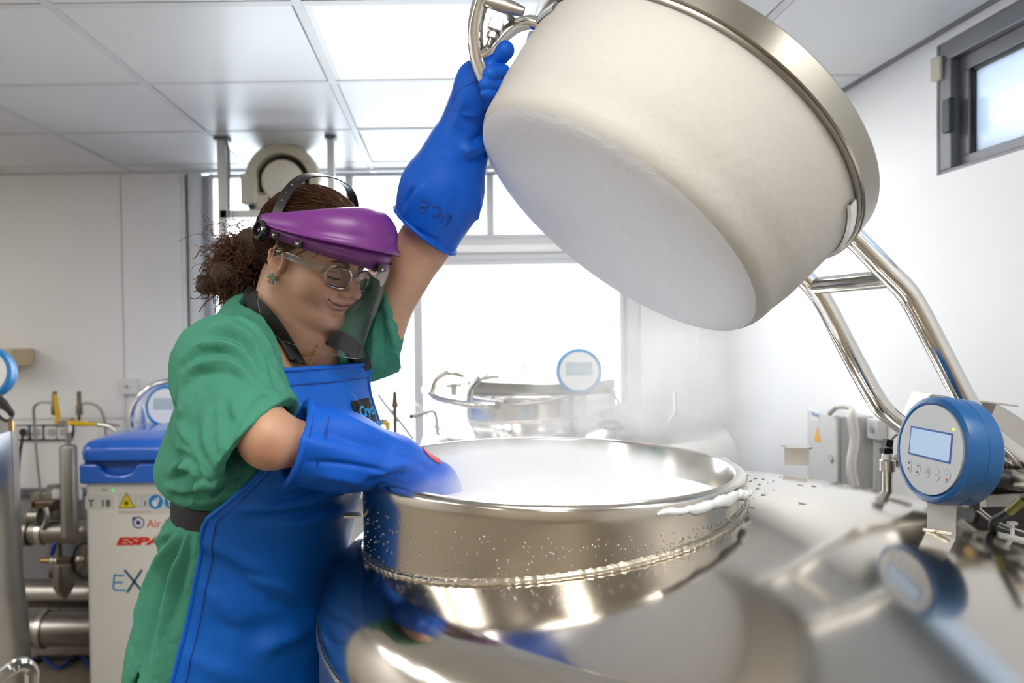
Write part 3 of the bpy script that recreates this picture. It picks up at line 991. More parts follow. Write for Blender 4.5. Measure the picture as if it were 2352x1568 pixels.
# ================================================================== background equipment
# ---------------------------------------------------------------- second tank by the window
N2, D2 = (0.36, 2.98), (0.50, 2.98)
z2 = CZ - 0.245
tank2 = Tank(N2, D2, z2, CZ - 0.30, 0.60, zseam=CZ - 0.50)
T2 = thing('cryogenic_tank', 'closed stainless steel storage tank standing in the mist below the wide window', 'tank', (D2[0], D2[1], 0))
tank2.build(T2, n=96, neck_mat='steel', dome_mat='steel')
lid_assembly(T2, (N2[0], N2[1], z2 + .006), (0, 0, 1), .266, .286, .1, plug=False, n=72)
grip = spline([at(975, 895, 2.98), at(1000, 912, 2.86), at(1050, 924, 2.76), at(1095, 930, 2.71), at(1140, 931, 2.69)], 8)
MB().tube(grip, .0135, 14).obj('grip_bar', 'chrome', T2)
MB().ball(grip[-1], .0145, 12, 8).obj('end_cap', 'rubber', T2)
for a, b, c_, d_ in (((992, 905, 2.90), (1003, 872, 2.88), (1030, 856, 2.86), (1066, 862, 2.86)), ((1078, 926, 2.73), (1082, 895, 2.72), (1104, 868, 2.71), (1145, 862, 2.72))):
    MB().tube(spline([at(*a), at(*b), at(*c_), at(*d_)], 8), .0125, 12).obj('hoop', 'chrome', T2)
MB().cyl(at(1042, 908, 2.85), at(1042, 880, 2.85), .012, n=12).cyl(at(1024, 886, 2.85), at(1060, 884, 2.85), .008, n=10).obj('latch', 'steel_brushed', T2)
for px in (1101, 1183, 1206):
    p = at(px, 842, 2.95)
    MB().lathe([(.004, -.012), (.004, .004), (.002, .012)], 8, p).obj('stud', 'steel_dark', T2)
meter('', at(1330, 852, 2.62), (-.12, -1, .05), 0.158, T2, housing='blue_meter_bright', face='meter_face_white', detail=False)
MB().box(at(1338, 960, 2.66), (.03, .004, .16)).obj('bracket', 'alu', T2, smooth=False)
kk = [at(1395 + 24 * math.cos(a) + a * 1.5, 950 + 13 * math.sin(a), 2.66) for a in np.linspace(0, 12.5, 60)]
MB().tube(spline([at(1390, 880, 2.66), at(1420, 920, 2.66)], 5) + kk, .005, 6).obj('sensor_cable', 'cable_grey', T2)
MB().tube(spline([at(1290, 915, 2.62), at(1240, 925, 2.64), at(1180, 930, 2.66)], 6), .006, 8).obj('pipe', 'chrome', T2)
for px, py in ((1552, 900),):
    MB().cyl(at(px, py, 3.0), at(px, py + 75, 3.0), .007, n=10).obj('valve', 'steel_brushed', T2)
MB().cyl(at(945, 956, 2.8), at(985, 945, 2.8), .008, n=10).obj('lever', 'steel_brushed', T2)
MB().ball(at(945, 956, 2.8), .010, 10, 8).obj('lever_knob', 'black', T2)
MB().tube(spline([at(985, 945, 2.8), at(1000, 950, 2.8), at(1005, 1000, 2.8), at(1006, 1060, 2.75)], 5), .007, 8).obj('pipe', 'steel_dark', T2)

# ---------------------------------------------------------------- filling valve stand between tank and worker
vs_ = thing('filling_valve', 'dark upright valve with thin pipe and yellow lever beside the window mullion', 'valve', at(906, 1060, 3.3))
MB().lathe([(.010, -.22), (.010, .0), (.016, .0), (.012, .03), (.009, .07)], 12, at(907, 935, 3.3)).obj('stem', 'bronze', vs_)
MB().tube(spline([at(907, 930, 3.3), at(930, 928, 3.3), at(960, 930, 3.3), at(985, 960, 3.3)], 6), .005, 8).obj('pipe', 'steel_brushed', vs_)
MB().box(at(882, 968, 3.3), (.04, .03, .03)).obj('body', 'steel_brushed', vs_, smooth=False, bevel=.004)
MB().tube([at(889, 968, 3.27), at(891, 982, 3.27), at(889, 998, 3.27)], [.016, .012, .009], 10).obj('lever', 'valve_yellow', vs_)
MB().tube(spline([at(868, 905, 3.3), at(890, 935, 3.3), at(920, 970, 3.3), at(950, 1010, 3.3)], 6), .008, 8).obj('hose', 'cable_grey', vs_)

# ---------------------------------------------------------------- chest freezer with blue lid
fx0, fx1, fy0, fy1 = -1.262, -0.64, 2.70, 3.32
F1 = thing('storage_freezer', 'white upright liquid-nitrogen container with a bright blue lid behind the worker', 'freezer', ((fx0 + fx1) / 2, (fy0 + fy1) / 2, 0))
MB().box2((fx0 - .014, fy0, .04), (fx1 + .014, fy1, CZ - .525)).obj('cabinet', 'enamel_white', F1, smooth=False, bevel=.012)
for x, y in ((fx0 + .06, fy0 + .06), (fx1 - .06, fy0 + .06), (fx0 + .06, fy1 - .06), (fx1 - .06, fy1 - .06)):
    MB().cyl((x, y, 0), (x, y, .045), .025, n=14).obj('foot', 'rubber', F1)
x0, x1 = fx0 - .02, fx1 + .02
zc0, zc1 = CZ - .532, CZ - .464
xa, xb = at(228, 1066, 2.67).x, at(312, 1066, 2.67).x
poly = [(x0, zc0), (x1, zc0), (x1, zc1), (xb + .012, zc1)]
poly += [((xa + xb) / 2 + (xb - xa) / 2 * math.cos(a), zc1 - .005 - .036 * math.sin(a) ** .8) for a in np.linspace(0.05, math.pi - .05, 12)]
poly += [(xa - .012, zc1), (x0, zc1)]
MB().prism(poly, .03, (0, fy0 - .03 + .03, 0), Matrix(((1, 0, 0), (0, 0, -1), (0, 1, 0)))).obj('collar', 'blue_plastic', F1, smooth=False, bevel=.006)
MB().box2((x0, fy0, zc0), (x1, fy1 + .015, zc1 - .004)).obj('collar', 'blue_plastic', F1, smooth=False, bevel=.006)
MB().box2((x0 + .012, fy0 - .012, zc1 - .01), (x1 - .012, fy1, zc1 + .012)).obj('lid_seal', 'blue_dark_plastic', F1, smooth=False)
zl = CZ - .455
lid = MB()
ring0 = [(x0, fy0 - .035), (x1, fy0 - .035), (x1, fy1 + .015), (x0, fy1 + .015)]
cx, cyy = (x0 + x1) / 2, (fy0 + fy1) / 2


def rring(ins, z, n=6):
    w, h = (x1 - x0) - 2 * ins, (fy1 - fy0 + .05) - 2 * ins
    return [(cx + x, cyy - .01 + y, z) for x, y in rrect(w, h, max(.012, .045 - ins * .4), n)]


layers = [rring(.012, zl), rring(.0, zl + .006), rring(-.002, zl + .03), rring(.002, zl + .05), rring(.014, zl + .066), rring(.034, zl + .074), rring(.09, zl + .082), rring(.16, zl + .088)]
k = len(layers[0])
vv = [p for l in layers for p in l]
ff = [(j * k + i, j * k + (i + 1) % k, (j + 1) * k + (i + 1) % k, (j + 1) * k + i) for j in range(len(layers) - 1) for i in range(k)]
ff += [tuple(range(k - 1, -1, -1)), tuple((len(layers) - 1) * k + i for i in range(k))]
mesh_obj('lid', vv, ff, 'blue_plastic', F1, auto=50)
fh = spline([at(302, 985, 3.2), at(302, 950, 3.2), at(318, 915, 3.2), at(350, 886, 3.2), at(395, 876, 3.2), at(470, 880, 3.2), at(500, 905, 3.2), at(512, 985, 3.2)], 8)
MB().tube(fh, .0125, 14).obj('carrying_hoop', 'chrome', F1)
MB().prism(rrect(.07, .03, .012), .004, at(307, 984, 3.19), frame((0, 0, 1), (0, 1, 0))).obj('hoop_plate', 'chrome', F1)
meter('', at(378, 932, 3.05), (-.10, -1, .16), 0.166, F1, housing='blue_meter_bright', face='meter_face_white', detail=False)
MB().lathe([(.02, 0), (.026, .012), (.022, .05), (.012, .075)], 20, at(322, 972, 3.1)).obj('cover_cap', 'print_white', F1)
# stickers and lettering on the front
RF = Matrix(((1, 0, 0), (0, 0, -1), (0, 1, 0)))     # right, up, outward (-Y)


def front(px, py):
    return at(px, py, fy0 - .0006)


def sticker(nm, px0, py0, px1, py1, m, r=.004):
    a, b = front(px0, py1), front(px1, py0)
    c = (a + b) / 2
    return MB().prism(rrect(abs(b.x - a.x), abs(b.z - a.z), r, 2), .0006, c, RF).obj(nm, m, F1, smooth=False)


st = sticker('number_sticker', 196, 1137, 262, 1170, 'label_white')
lettering('T', .034, front(203, 1163) + Vector((0, -.001, 0)), RF, 'print_black', st, bold=.0007)
lettering('18', .034, front(231, 1163) + Vector((0, -.001, 0)), RF, 'print_black', st, bold=.0007, sx=1.05)
st = sticker('warning_sticker', 271, 1131, 480, 1181, 'label_white')
tri = MB().prism([(-.027, -.021), (.027, -.021), (0, .028)], .0005, front(291, 1151) + Vector((0, -.0008, 0)), RF).obj('warning_sign', 'warning_yellow', st, smooth=False)
tm = MB()
for a in range(4):
    tm.box((0, 0, 0), (.0, 0, 0))
sn = MB()
for a in range(4):
    ang = a * math.pi / 4
    sn.prism([(x * math.cos(ang) - y * math.sin(ang), x * math.sin(ang) + y * math.cos(ang)) for x, y in ((-.010, -.0011), (.010, -.0011), (.010, .0011), (-.010, .0011))], .0005, front(291, 1155) + Vector((0, -.0015, 0)), RF)
for a, b in (((-.028, -.022), (.028, -.022)), ((.028, -.022), (0, .0295)), ((0, .0295), (-.028, -.022))):
    d = Vector((b[0] - a[0], b[1] - a[1]))
    q = Vector((-d.y, d.x)).normalized() * .0012
    sn.prism([(a[0] - q.x, a[1] - q.y), (b[0] - q.x, b[1] - q.y), (b[0] + q.x, b[1] + q.y), (a[0] + q.x, a[1] + q.y)], .0005, front(291, 1151) + Vector((0, -.001, 0)), RF)
sn.obj('symbol', 'print_black', st, smooth=False)
bo = front(326, 1153) + Vector((0, -.001, 0))
bk = MB()
for sx in (-1, 1):
    pts = [(0, .018), (sx * .012, .021), (sx * .022, .017), (sx * .022, -.018), (sx * .012, -.015), (0, -.018)]
    for i in range(6):
        a, b = Vector(pts[i]), Vector(pts[(i + 1) % 6])
        d = b - a
        q = Vector((-d.y, d.x)).normalized() * .0007
        bk.prism([tuple(a - q), tuple(b - q), tuple(b + q), tuple(a + q)], .0004, bo, RF)
bk.obj('manual_symbol', 'print_grey', st, smooth=False)
lettering('i', .026, bo + Vector((.009, -.0004, -.011)), RF, 'print_black', st, bold=.001)
for px in (358, 394):
    c = front(px, 1152) + Vector((0, -.001, 0))
    dsc = MB().prism(disc(.0255, 32), .0005, c, RF).obj('mandatory_sign', 'print_cyan', st, smooth=False)
    gm = MB()
    c2 = c + Vector((0, -.0008, 0))
    if px == 358:
        gm.prism([(-.014, -.004), (-.006, -.018), (.006, -.014), (.009, -.002), (.003, .004), (.001, .013), (-.003, .013), (-.004, .004), (-.012, .004)], .0004, c2, RF)
        gm.prism([(.006, .002), (.011, .0), (.013, .012), (.009, .018), (.005, .014)], .0004, c2, RF)
    else:
        gm.prism([(-.012, .004), (-.008, .016), (.006, .017), (.012, .008), (.009, -.002), (-.006, -.004)], .0004, c2, RF)
        gm.prism([(-.010, -.008), (.008, -.006), (.010, -.015), (-.004, -.018)], .0004, c2, RF)
    gm.obj('symbol', 'print_white', dsc, smooth=False)
lettering('USE LIQUID NITROGEN ONLY', .0085, front(274, 1178) + Vector((0, -.001, 0)), RF, 'print_pale_red', st)
lettering('Air Liquide', .040, front(337, 1211), RF, 'print_orange_red', F1, name='maker_name')
dr = MB()
c = front(318, 1200)
dr.prism([(-.021, .021)] + [(.021 * math.cos(a), .021 * math.sin(a)) for a in np.linspace(math.pi / 2, -math.pi, 22)], .0004, c, RF)
dr = dr.obj('drop_emblem', 'print_navy', F1, smooth=False)
MB().prism(disc(.0165, 24), .0004, c + Vector((.0005, -.0005, 0)), RF).obj('ring', 'enamel_white', dr, smooth=False)
MB().prism([(-.008, .008)] + [(.008 * math.cos(a), .008 * math.sin(a)) for a in np.linspace(math.pi / 2, -math.pi, 16)], .0004, c + Vector((0, -.001, 0)), RF).obj('drop', 'print_navy', dr, smooth=False)
lettering('ESPACE', .036, front(267, 1251), RF, 'print_red', F1, shear=.22, bold=.0022, sx=2.05, name='model_name')
ex = MB()
eo = front(262, 1357)


def epx(x, y):
    p = front(x, y)
    return (p.x, p.z)


def stroke(mb, a, b, wd):
    a, b = Vector(epx(*a)), Vector(epx(*b))
    d = b - a
    q = Vector((-d.y, d.x)).normalized() * wd
    mb.prism([tuple(a - q), tuple(b - q), tuple(b + q), tuple(a + q)], .0005, (0, fy0 - .0006, 0), RF)


def RFp(mb):
    return mb


e_ = MB()
for a, b in (((262, 1321), (286, 1321)), ((263, 1318), (260, 1350)), ((260, 1350), (265, 1355)), ((264, 1355), (290, 1355)), ((262, 1337), (282, 1337))):
    stroke(e_, a, b, .0028)
e_.obj('lettering', 'print_cyan', F1, smooth=False)
e_ = MB()
stroke(e_, (286, 1308), (330, 1362), .0042)
stroke(e_, (326, 1308), (292, 1360), .0042)
e_.obj('lettering', 'print_petrol', F1, smooth=False)
MB().prism(disc(.013, 20, 1, .35), .0008, front(240, 1124), RF).obj('lock', 'alu', F1)
MB().ball(front(259, 1126), .0045, 10, 8).obj('led', 'led_green', F1)
sticker('label', 297, 1410, 330, 1450, 'print_white')

# ---------------------------------------------------------------- steel vessel at the left edge
L0 = thing('steel_vessel', 'tall cylindrical stainless vessel cut off by the left edge', 'tank', (-1.825, 2.45, 0))
vc = (-1.825, 2.45, 0)
MB().lathe([(.36, .08), (.41, .12), (.425, .4), (.42, .55), (.405, .72), (.40, CZ - .38), (.395, CZ - .325), (.36, CZ - .30), (.2, CZ - .28), (.001, CZ - .275)], 72, vc, cap1=False).obj('body', 'steel_brushed', L0, auto=40)
for a in (-.2, .9, 2.2, 3.8, 5.2):
    MB().cyl((vc[0] + .33 * math.cos(a), vc[1] + .33 * math.sin(a), 0), (vc[0] + .33 * math.cos(a), vc[1] + .33 * math.sin(a), .09), .03, n=14).obj('foot', 'rubber', L0)
meter('', at(-40, 855, 2.35), (.15, -1, .1), 0.165, L0, housing='blue_meter_bright', face='meter_face_white', detail=False)
MB().box(at(-38, 930, 2.38), (.03, .006, .16)).obj('bracket', 'alu', L0, smooth=False)
MB().tube([at(-20, 900, 2.3), at(8, 925, 2.3), at(30, 950, 2.3)], [.013, .012, .007], 12).obj('connector', 'rubber', L0)
MB().tube(spline([at(30, 950, 2.3), at(22, 965, 2.3), at(5, 962, 2.3), at(-8, 945, 2.3), at(2, 935, 2.3), at(18, 945, 2.3), at(26, 955, 2.3)], 6), .005, 8).obj('cable', 'rubber', L0)
MB().cyl(at(26, 955, 2.28), at(33, 1200, 2.28), .0018, n=8).obj('sensor_wire', 'steel_dark', L0)
MB().box(at(26, 978, 2.27), (.012, .01, .03)).obj('tag', 'brass', L0, smooth=False)
MB().tube(spline([at(-10, 1568, 2.1), at(20, 1540, 2.1), at(52, 1525, 2.12), at(72, 1545, 2.14), at(66, 1600, 2.14)], 6), .02, 10).obj('clear_hose', 'frame_clear', L0)

# ---------------------------------------------------------------- pipework on the back wall
def pipe(label, pts, r, m, name='pipe', clamps=(), n=20):
    t = thing(name, label, 'pipe', pts[0])
    MB().tube(spline(pts, 6) if len(pts) > 2 else pts, r, n).obj('tube', m, t)
    for c, d in clamps:
        MB().cyl(Vector(c) - Vector(d) * .012, Vector(c) + Vector(d) * .012, r * 1.14, n=20).obj('clamp', 'steel_brushed', t)
    return t


t = pipe('upper horizontal bronze-grey pipe behind the freezer', [at(20, 1221, 3.55), at(330, 1221, 3.55)], .054, 'steel_dark', clamps=((at(98, 1221, 3.55), (1, 0, 0)),))
MB().cyl(at(40, 1221, 3.55), at(72, 1221, 3.55), .066, n=20).obj('flange', 'steel_dark', t)
pipe('middle horizontal steel pipe with a filter cup above it', [at(20, 1362, 3.60), at(330, 1362, 3.60)], .066, 'pipe_steel_shaded')
pipe('lowest and thickest horizontal steel pipe near the floor', [at(20, 1444, 3.44), at(330, 1446, 3.44)], .074, 'pipe_steel_shaded', clamps=((at(102, 1445, 3.44), (1, 0, 0)),))
MB().cyl(at(40, 1400, 3.45), at(330, 1402, 3.45), .022, n=14)
t = thing('pressure_vessel', 'slim vertical steel cylinder standing on the upper pipe', 'vessel', at(157, 1215, 3.42))
MB().lathe([(.038, -.40), (.038, -.01), (.034, .004), (.012, .010), (.012, .06)], 28, at(157, 1025, 3.42)).obj('body', 'pipe_steel_shaded', t, auto=40)
MB().lathe([(.016, 0), (.016, .03)], 6, at(157, 992, 3.42)).obj('neck_nut', 'steel_brushed', t)
# upright bracket behind, and valve manifold
t = thing('pipe_support', 'dark upright post carrying the pipes on the grey wall', 'post', at(128, 1500, 3.7))
MB().box2(at(113, 1400, 3.70), at(140, 1110, 3.74)).obj('post', 'steel_dark', t, smooth=False)
MB().box2(at(70, 1135, 3.66), at(135, 1170, 3.72)).obj('arm', 'steel_dark', t, smooth=False)
MB().box2(at(72, 1152, 3.62), at(86, 1163, 3.66)).obj('cap', 'black', t, smooth=False)
t = thing('solenoid_valve', 'dark valve cluster on the upper pipe beside the slim cylinder', 'valve', at(100, 1190, 3.55))
MB().box(at(108, 1160, 3.55), (.09, .06, .05)).obj('body', 'bronze', t, smooth=False, bevel=.006)
MB().cyl(at(70, 1185, 3.5), at(92, 1185, 3.5), .035, n=18).obj('coil', 'steel_dark', t)
MB().tube(spline([at(105, 1165, 3.5), at(108, 1190, 3.5), at(98, 1215, 3.5)], 5), .012, 10).obj('elbow', 'steel_brushed', t)
for px in (129, 180):
    tt = thing('capped_stub', 'small white cap on the dark rail ' + ('left' if px == 129 else 'right') + ' of the slim steel cylinder', 'cap', at(px, 1145, 3.6))
    MB().lathe([(.018, -.03), (.018, .012), (.014, .018)], 14, at(px, 1132, 3.6)).obj('cap', 'outlet_white', tt)
    MB().cyl(at(px, 1148, 3.6), at(px, 1185, 3.6), .01, n=10).obj('stem', 'steel_dark', tt)
# filter cup with blue valve lever
t = thing('filter_bowl', 'steel filter cup with pointed bottom under a blue valve lever', 'filter', at(146, 1350, 3.4))
MB().lathe([(.001, -.11), (.018, -.10), (.043, -.055), (.043, .05), (.038, .055), (.001, .055)], 24, at(146, 1320, 3.4), cap0=False, cap1=False).obj('bowl', 'pipe_steel_shaded', t, auto=40)
MB().cyl(at(95, 1287, 3.4), at(135, 1287, 3.4), .012, n=12).obj('stub', 'brass', t)
MB().ball(at(122, 1287, 3.4), .018, 12, 8).ball(at(130, 1287, 3.4), .018, 12, 8).obj('valve_body', 'steel_brushed', t)
MB().box(at(148, 1287, 3.4), (.07, .03, .03)).obj('head', 'bronze', t, smooth=False, bevel=.004)
MB().tube([at(118, 1275, 3.39), at(123, 1258, 3.39), at(127, 1246, 3.39)], [.008, .011, .009], 10).obj('lever', 'handle_blue', t)
t = thing('hand_wheel', 'dark round valve wheel half hidden by the freezer', 'valve', at(195, 1290, 3.4))
MB().tube([at(196 + 28 * math.cos(a), 1286 + 40 * math.sin(a), 3.4) for a in np.linspace(0, 6.1, 32)], .007, 8, closed=True).obj('rim', 'black', t)
for a in (.3, 2.4, 4.5):
    MB().cyl(at(196, 1286, 3.4), at(196 + 27 * math.cos(a), 1286 + 39 * math.sin(a), 3.4), .005, n=8).obj('spoke', 'brass', t)
MB().ball(at(184, 1284, 3.38), .02, 12, 8).obj('hub', 'steel_brushed', t)
# gas lines with yellow levers
t = thing('gas_valve', 'upright brown gas valve with a yellow lever standing up', 'valve', at(128, 980, 3.6))
MB().lathe([(.012, -.05), (.017, -.045), (.017, -.01), (.011, .0), (.011, .055), (.009, .06)], 14, at(126, 928, 3.6)).obj('body', 'bronze', t)
MB().tube([at(127, 905, 3.57), at(131, 940, 3.57), at(135, 975, 3.57)], [.008, .010, .012], 10).obj('lever', 'valve_yellow', t)
MB().box(at(135, 967, 3.57), (.035, .02, .03)).obj('lever_hub', 'valve_yellow', t, smooth=False, bevel=.004)
MB().tube(spline([at(118, 924, 3.6), at(92, 924, 3.6), at(78, 936, 3.6), at(78, 960, 3.6), at(84, 1040, 3.6), at(95, 1145, 3.6)], 8), .006, 10).obj('copper_line', 'steel_dark', t)
t = thing('gas_valve', 'plain brown gas valve with a thin line bending down, nearest the freezer', 'valve', at(183, 980, 3.6))
MB().lathe([(.014, -.05), (.014, -.01), (.010, .0), (.010, .055), (.009, .06)], 14, at(182, 928, 3.6)).cyl(at(182, 928, 3.6), at(182, 965, 3.6), .007, n=10).obj('body', 'bronze', t)
MB().tube(spline([at(188, 926, 3.6), at(212, 927, 3.6), at(232, 942, 3.6), at(242, 975, 3.6), at(243, 1000, 3.6)], 8), .006, 10).obj('copper_line', 'steel_dark', t)
t = thing('regulator_valve', 'grey pressure regulator with a yellow lever lying level', 'valve', at(155, 972, 3.5))
MB().box(at(152, 970, 3.52), (.06, .05, .04)).obj('body', 'steel_dark', t, smooth=False, bevel=.006)
MB().tube([at(158, 974, 3.49), at(170, 972, 3.49), at(222, 974, 3.49)], [.018, .014, .007], 12).obj('lever', 'valve_yellow', t)
MB().tube(spline([at(222, 974, 3.5), at(250, 978, 3.5), at(268, 990, 3.5)], 6), .010, 10).obj('hose', 'steel_brushed', t)
MB().tube(spline([at(205, 969, 3.6), at(240, 972, 3.6), at(275, 977, 3.6)], 4), .006, 8).obj('thin_line', 'steel_dark', t)
MB().tube(spline([at(163, 975, 3.48), at(166, 990, 3.48), at(162, 1004, 3.48)], 4), .011, 10).obj('knob', 'black', t)
# socket strip
t = thing('socket_strip', 'dark framed strip of four white wall sockets above the pipes', 'socket', at(100, 993, 3.8))
MB().box2(at(36, 1012, 3.795), at(166, 974, 3.81)).obj('frame', 'black', t, smooth=False)
for px in (53, 85, 117, 146):
    s_ = MB().prism(rrect(.058, .064, .006), .006, at(px, 993, 3.795), RF).obj('outlet', 'outlet_white', t, bevel=.001)
    MB().prism(disc(.019, 24), .002, at(px, 993, 3.786), RF).obj('well', 'print_grey', s_)
plug = MB()
plug.cyl(at(52, 992, 3.79), at(52, 992, 3.74), .017, n=16)
plug.tube(spline([at(52, 993, 3.75), at(51, 1008, 3.74), at(46, 1040, 3.74), at(42, 1090, 3.74), at(42, 1140, 3.74)], 6), .007, 8)
tag(plug.obj('power_plug', 'black'), 'black plug with a hanging cord in the first socket of the strip', 'plug')
# thermostat, shelf
t = thing('wall_switch', 'small white switch box on the back wall above the freezer', 'switch', at(302, 886, 3.8))
MB().prism(rrect(.082, .078, .006), .04, at(302, 886, 3.81), RF).obj('housing', 'outlet_white', t, bevel=.003)
MB().box(at(290, 888, 3.76), (.012, .006, .010)).obj('rocker', 'brass', t, smooth=False)
MB().cyl(at(286, 905, 3.80), at(285, 1000, 3.80), .004, n=8).obj('wire', 'outlet_white', t)
t = thing('wall_shelf', 'short cream wooden bracket shelf at the left edge', 'shelf', at(20, 840, 3.7))
MB().box2(at(-200, 845, 3.6), at(78, 800, 3.8)).obj('board', 'shelf_wood', t, smooth=False, bevel=.004)
# cables on the floor
random.seed(11)
for q, (m, lab) in enumerate((('black', 'black looped cable on the floor below the pipes'), ('cable_blue', 'blue cable trailing on the floor below the pipes'))):
    pts = []
    for i in range(9):
        px = 60 + i * 22
        p = at(px, 1500 + 18 * math.sin(i * 1.7 + q * 2) + q * 18, 3.2)
        d = (p - Vector((0, 0, CZ)))
        kz = (0.012 - CZ) / d.z
        g = Vector((0, 0, CZ)) + d * kz
        pts.append(Vector((g.x, min(g.y, 3.6), .012)))
    tag(MB().tube(spline(pts, 8), .011 - .003 * q, 8).obj('floor_cable', m), lab, 'cable')

# ---------------------------------------------------------------- fan unit hung from the ceiling
t = thing('ceiling_fan_heater', 'cream round fan unit hanging by two posts before the window', 'fan', at(648, 410, 3.25))
fc = at(648, 415, 3.3)
Rfan = frame((0.06, -1, -.12))
MB().lathe([(.125, -.16), (.158, -.15), (.163, -.02), (.155, .004), (.140, .010), (.118, .004), (.112, -.03), (.112, -.10)], 64, fc, Rfan, cap1=False).obj('ring', 'cream', t, auto=40)
MB().lathe([(.112, -.10), (.001, -.10)], 48, fc, Rfan, cap0=False, cap1=False).obj('cavity', 'black', t)
MB().lathe([(.088, -.10), (.092, -.02), (.088, -.006), (.07, .0), (.001, .004)], 48, fc, Rfan, cap0=False, cap1=False).obj('disc', 'cream_pale', t, auto=40)
MB().box(at(578, 438, 3.34), (.07, .12, .13)).obj('side_box', 'cream', t, smooth=False, bevel=.008)
MB().box(at(600, 470, 3.34), (.06, .10, .05), frame((.3, -1, -.6))).obj('foot_plate', 'cream', t, smooth=False, bevel=.006)
MB().cyl(at(578, 462, 3.32), at(578, 488, 3.32), .012, n=12).obj('cable_gland', 'black', t)
MB().ball(at(710, 368, 3.28), .006, 8, 6).obj('screw', 'steel_brushed', t)
for px, w_ in ((511, .036), (760, .028)):
    p = at(px, 320, 3.16)
    MB().box2((p.x - w_ / 2, p.y - .02, CZ + .28 if px > 700 else CZ + .0), (p.x + w_ / 2, p.y + .02, ZC)).obj('post', 'alu', t, smooth=False)
    MB().box2((p.x - w_ * .8, p.y - .03, ZC - .012), (p.x + w_ * .8, p.y + .03, ZC)).obj('post_foot', 'frame_grey', t, smooth=False)
MB().tube(spline([at(517, 318, 3.1), at(524, 345, 3.1), at(526, 400, 3.1), at(526, 500, 3.1)], 6), .006, 8).obj('cable', 'frame_grey', t)
MB().box2(at(505, 500, 3.14), at(770, 488, 3.24)).obj('carrier', 'alu', t, smooth=False)

# ---------------------------------------------------------------- cabinet on the right wall
xb = at(1850, 1000, 2.5).x
t = thing('control_cabinet', 'light grey electrical cabinet with a yellow warning triangle on the right wall', 'cabinet', (1.2, 2.4, 1.0))
cx0 = 1.16
yf, yn = cx0 * FP / (1853 - PX), cx0 * FP / (1921 - PX)
zt_, zb_ = at(1880, 946, (yf + yn) / 2).z, at(1880, 1130, (yf + yn) / 2).z
MB().box2((cx0 + .012, yn + .002, zb_ - .05), (XW, yf - .002, zt_ - .004)).obj('body', 'grey_box_side', t, smooth=False, bevel=.004)
MB().box2((cx0, yn, zb_ - .05), (cx0 + .010, yf, zt_)).obj('door', 'grey_box', t, smooth=False, bevel=.003)
RX = Matrix(((0, 0, -1), (-1, 0, 0), (0, 1, 0)))    # right = -Y, up = Z, outward = -X
pm = Vector((cx0 - .0006, (yf * .62 + yn * .38), at(1884, 1008, 2.3).z))
MB().prism([(-.022, -.02), (.022, -.02), (0, .026)], .0006, pm, RX).obj('warning_sign', 'warning_orange', t, smooth=False)
pm2 = Vector((cx0 - .0006, yf * .7 + yn * .3, at(1884, 964, 2.3).z))
MB().prism(rrect(.05, .03, .002, 1), .0005, pm2, RX).obj('sticker', 'label_white', t, smooth=False)
lettering('Norm', .018, pm2 + Vector((-.0006, .02, 0)), RX, 'print_blue', t, bold=.0008)
MB().prism(disc(.012, 16), .004, Vector((cx0 - .0006, yn + .03, at(1900, 1050, 2.3).z)), RX).obj('lock', 'grey_box_side', t)
for px0, px1 in ((1968, 1990), (1958, 1978)):
    q = spline([at(1905, 950, 2.28), at(1925, 934, 2.25), at(1955, 938, 2.22), at(px0 - 6, 960, 2.2), at(px0, 1010, 2.2), at(px0 - 8, 1070, 2.2), at(px0 + 4, 1130, 2.2)], 8)
    MB().tube(q, .0075, 8).obj('cable', 'label_white', t)
t = thing('junction_box', 'small grey cable junction box on the wall right of the cabinet', 'box', at(2012, 985, 2.25))
pj = Vector((XW, at(2012, 985, 2.25).y, at(2012, 982, 2.25).z))
MB().prism(rrect(.055, .06, .006), .03, Vector((XW - .001, 2.22, pj.z)), RX).obj('housing', 'grey_box', t, bevel=.003)
MB().prism(disc(.010, 14), .003, Vector((XW - .031, 2.22, pj.z)), RX).obj('gland', 'print_grey', t)
MB().cyl((XW - .012, 2.22, pj.z - .03), (XW - .012, 2.22, .3), .009, n=10).obj('conduit', 'grey_box_side', t)

# ================================================================== the worker
# ---- distance-field toolkit: shapes are blended as fields, then meshed as one continuous surface
def NV(v):
    return np.array(tuple(v), dtype=np.float64)


def sm_min(a, b, k):
    if k <= 0:
        return np.minimum(a, b)
    h = np.maximum(k - np.abs(a - b), 0) / k
    return np.minimum(a, b) - h * h * k * .25


def sm_max(a, b, k):
    return -sm_min(-a, -b, k)


def d_cone(p, a, b, r1, r2):
    a, b = NV(a), NV(b)
    ab = b - a
    L = ab @ ab
    q = p - a
    t = np.clip(q @ ab / max(L, 1e-12), 0, 1)
    return np.sqrt(((q - t[:, None] * ab) ** 2).sum(1)) - (r1 + (r2 - r1) * t)


def d_ball(p, c, r):
    return np.sqrt(((p - NV(c)) ** 2).sum(1)) - r


def d_ell(p, c, r, R=None):
    """R: 3x3 numpy, rows = axes."""
    q = p - NV(c)
    if R is not None:
        q = q @ R.T
    r = np.array(r)
    k0 = np.sqrt(((q / r) ** 2).sum(1))
    k1 = np.sqrt(((q / (r * r)) ** 2).sum(1))
    return k0 * (k0 - 1) / np.maximum(k1, 1e-9)


def chain(p, pts, rs, k=0.0):
    d = None
    for i in range(len(pts) - 1):
        e = d_cone(p, pts[i], pts[i + 1], rs[i], rs[i + 1])
        d = e if d is None else sm_min(d, e, k)
    return d


def chunked(f, P, n=200000):
    return np.concatenate([f(P[i:i + n]) for i in range(0, len(P), n)]) if len(P) else np.zeros(0)


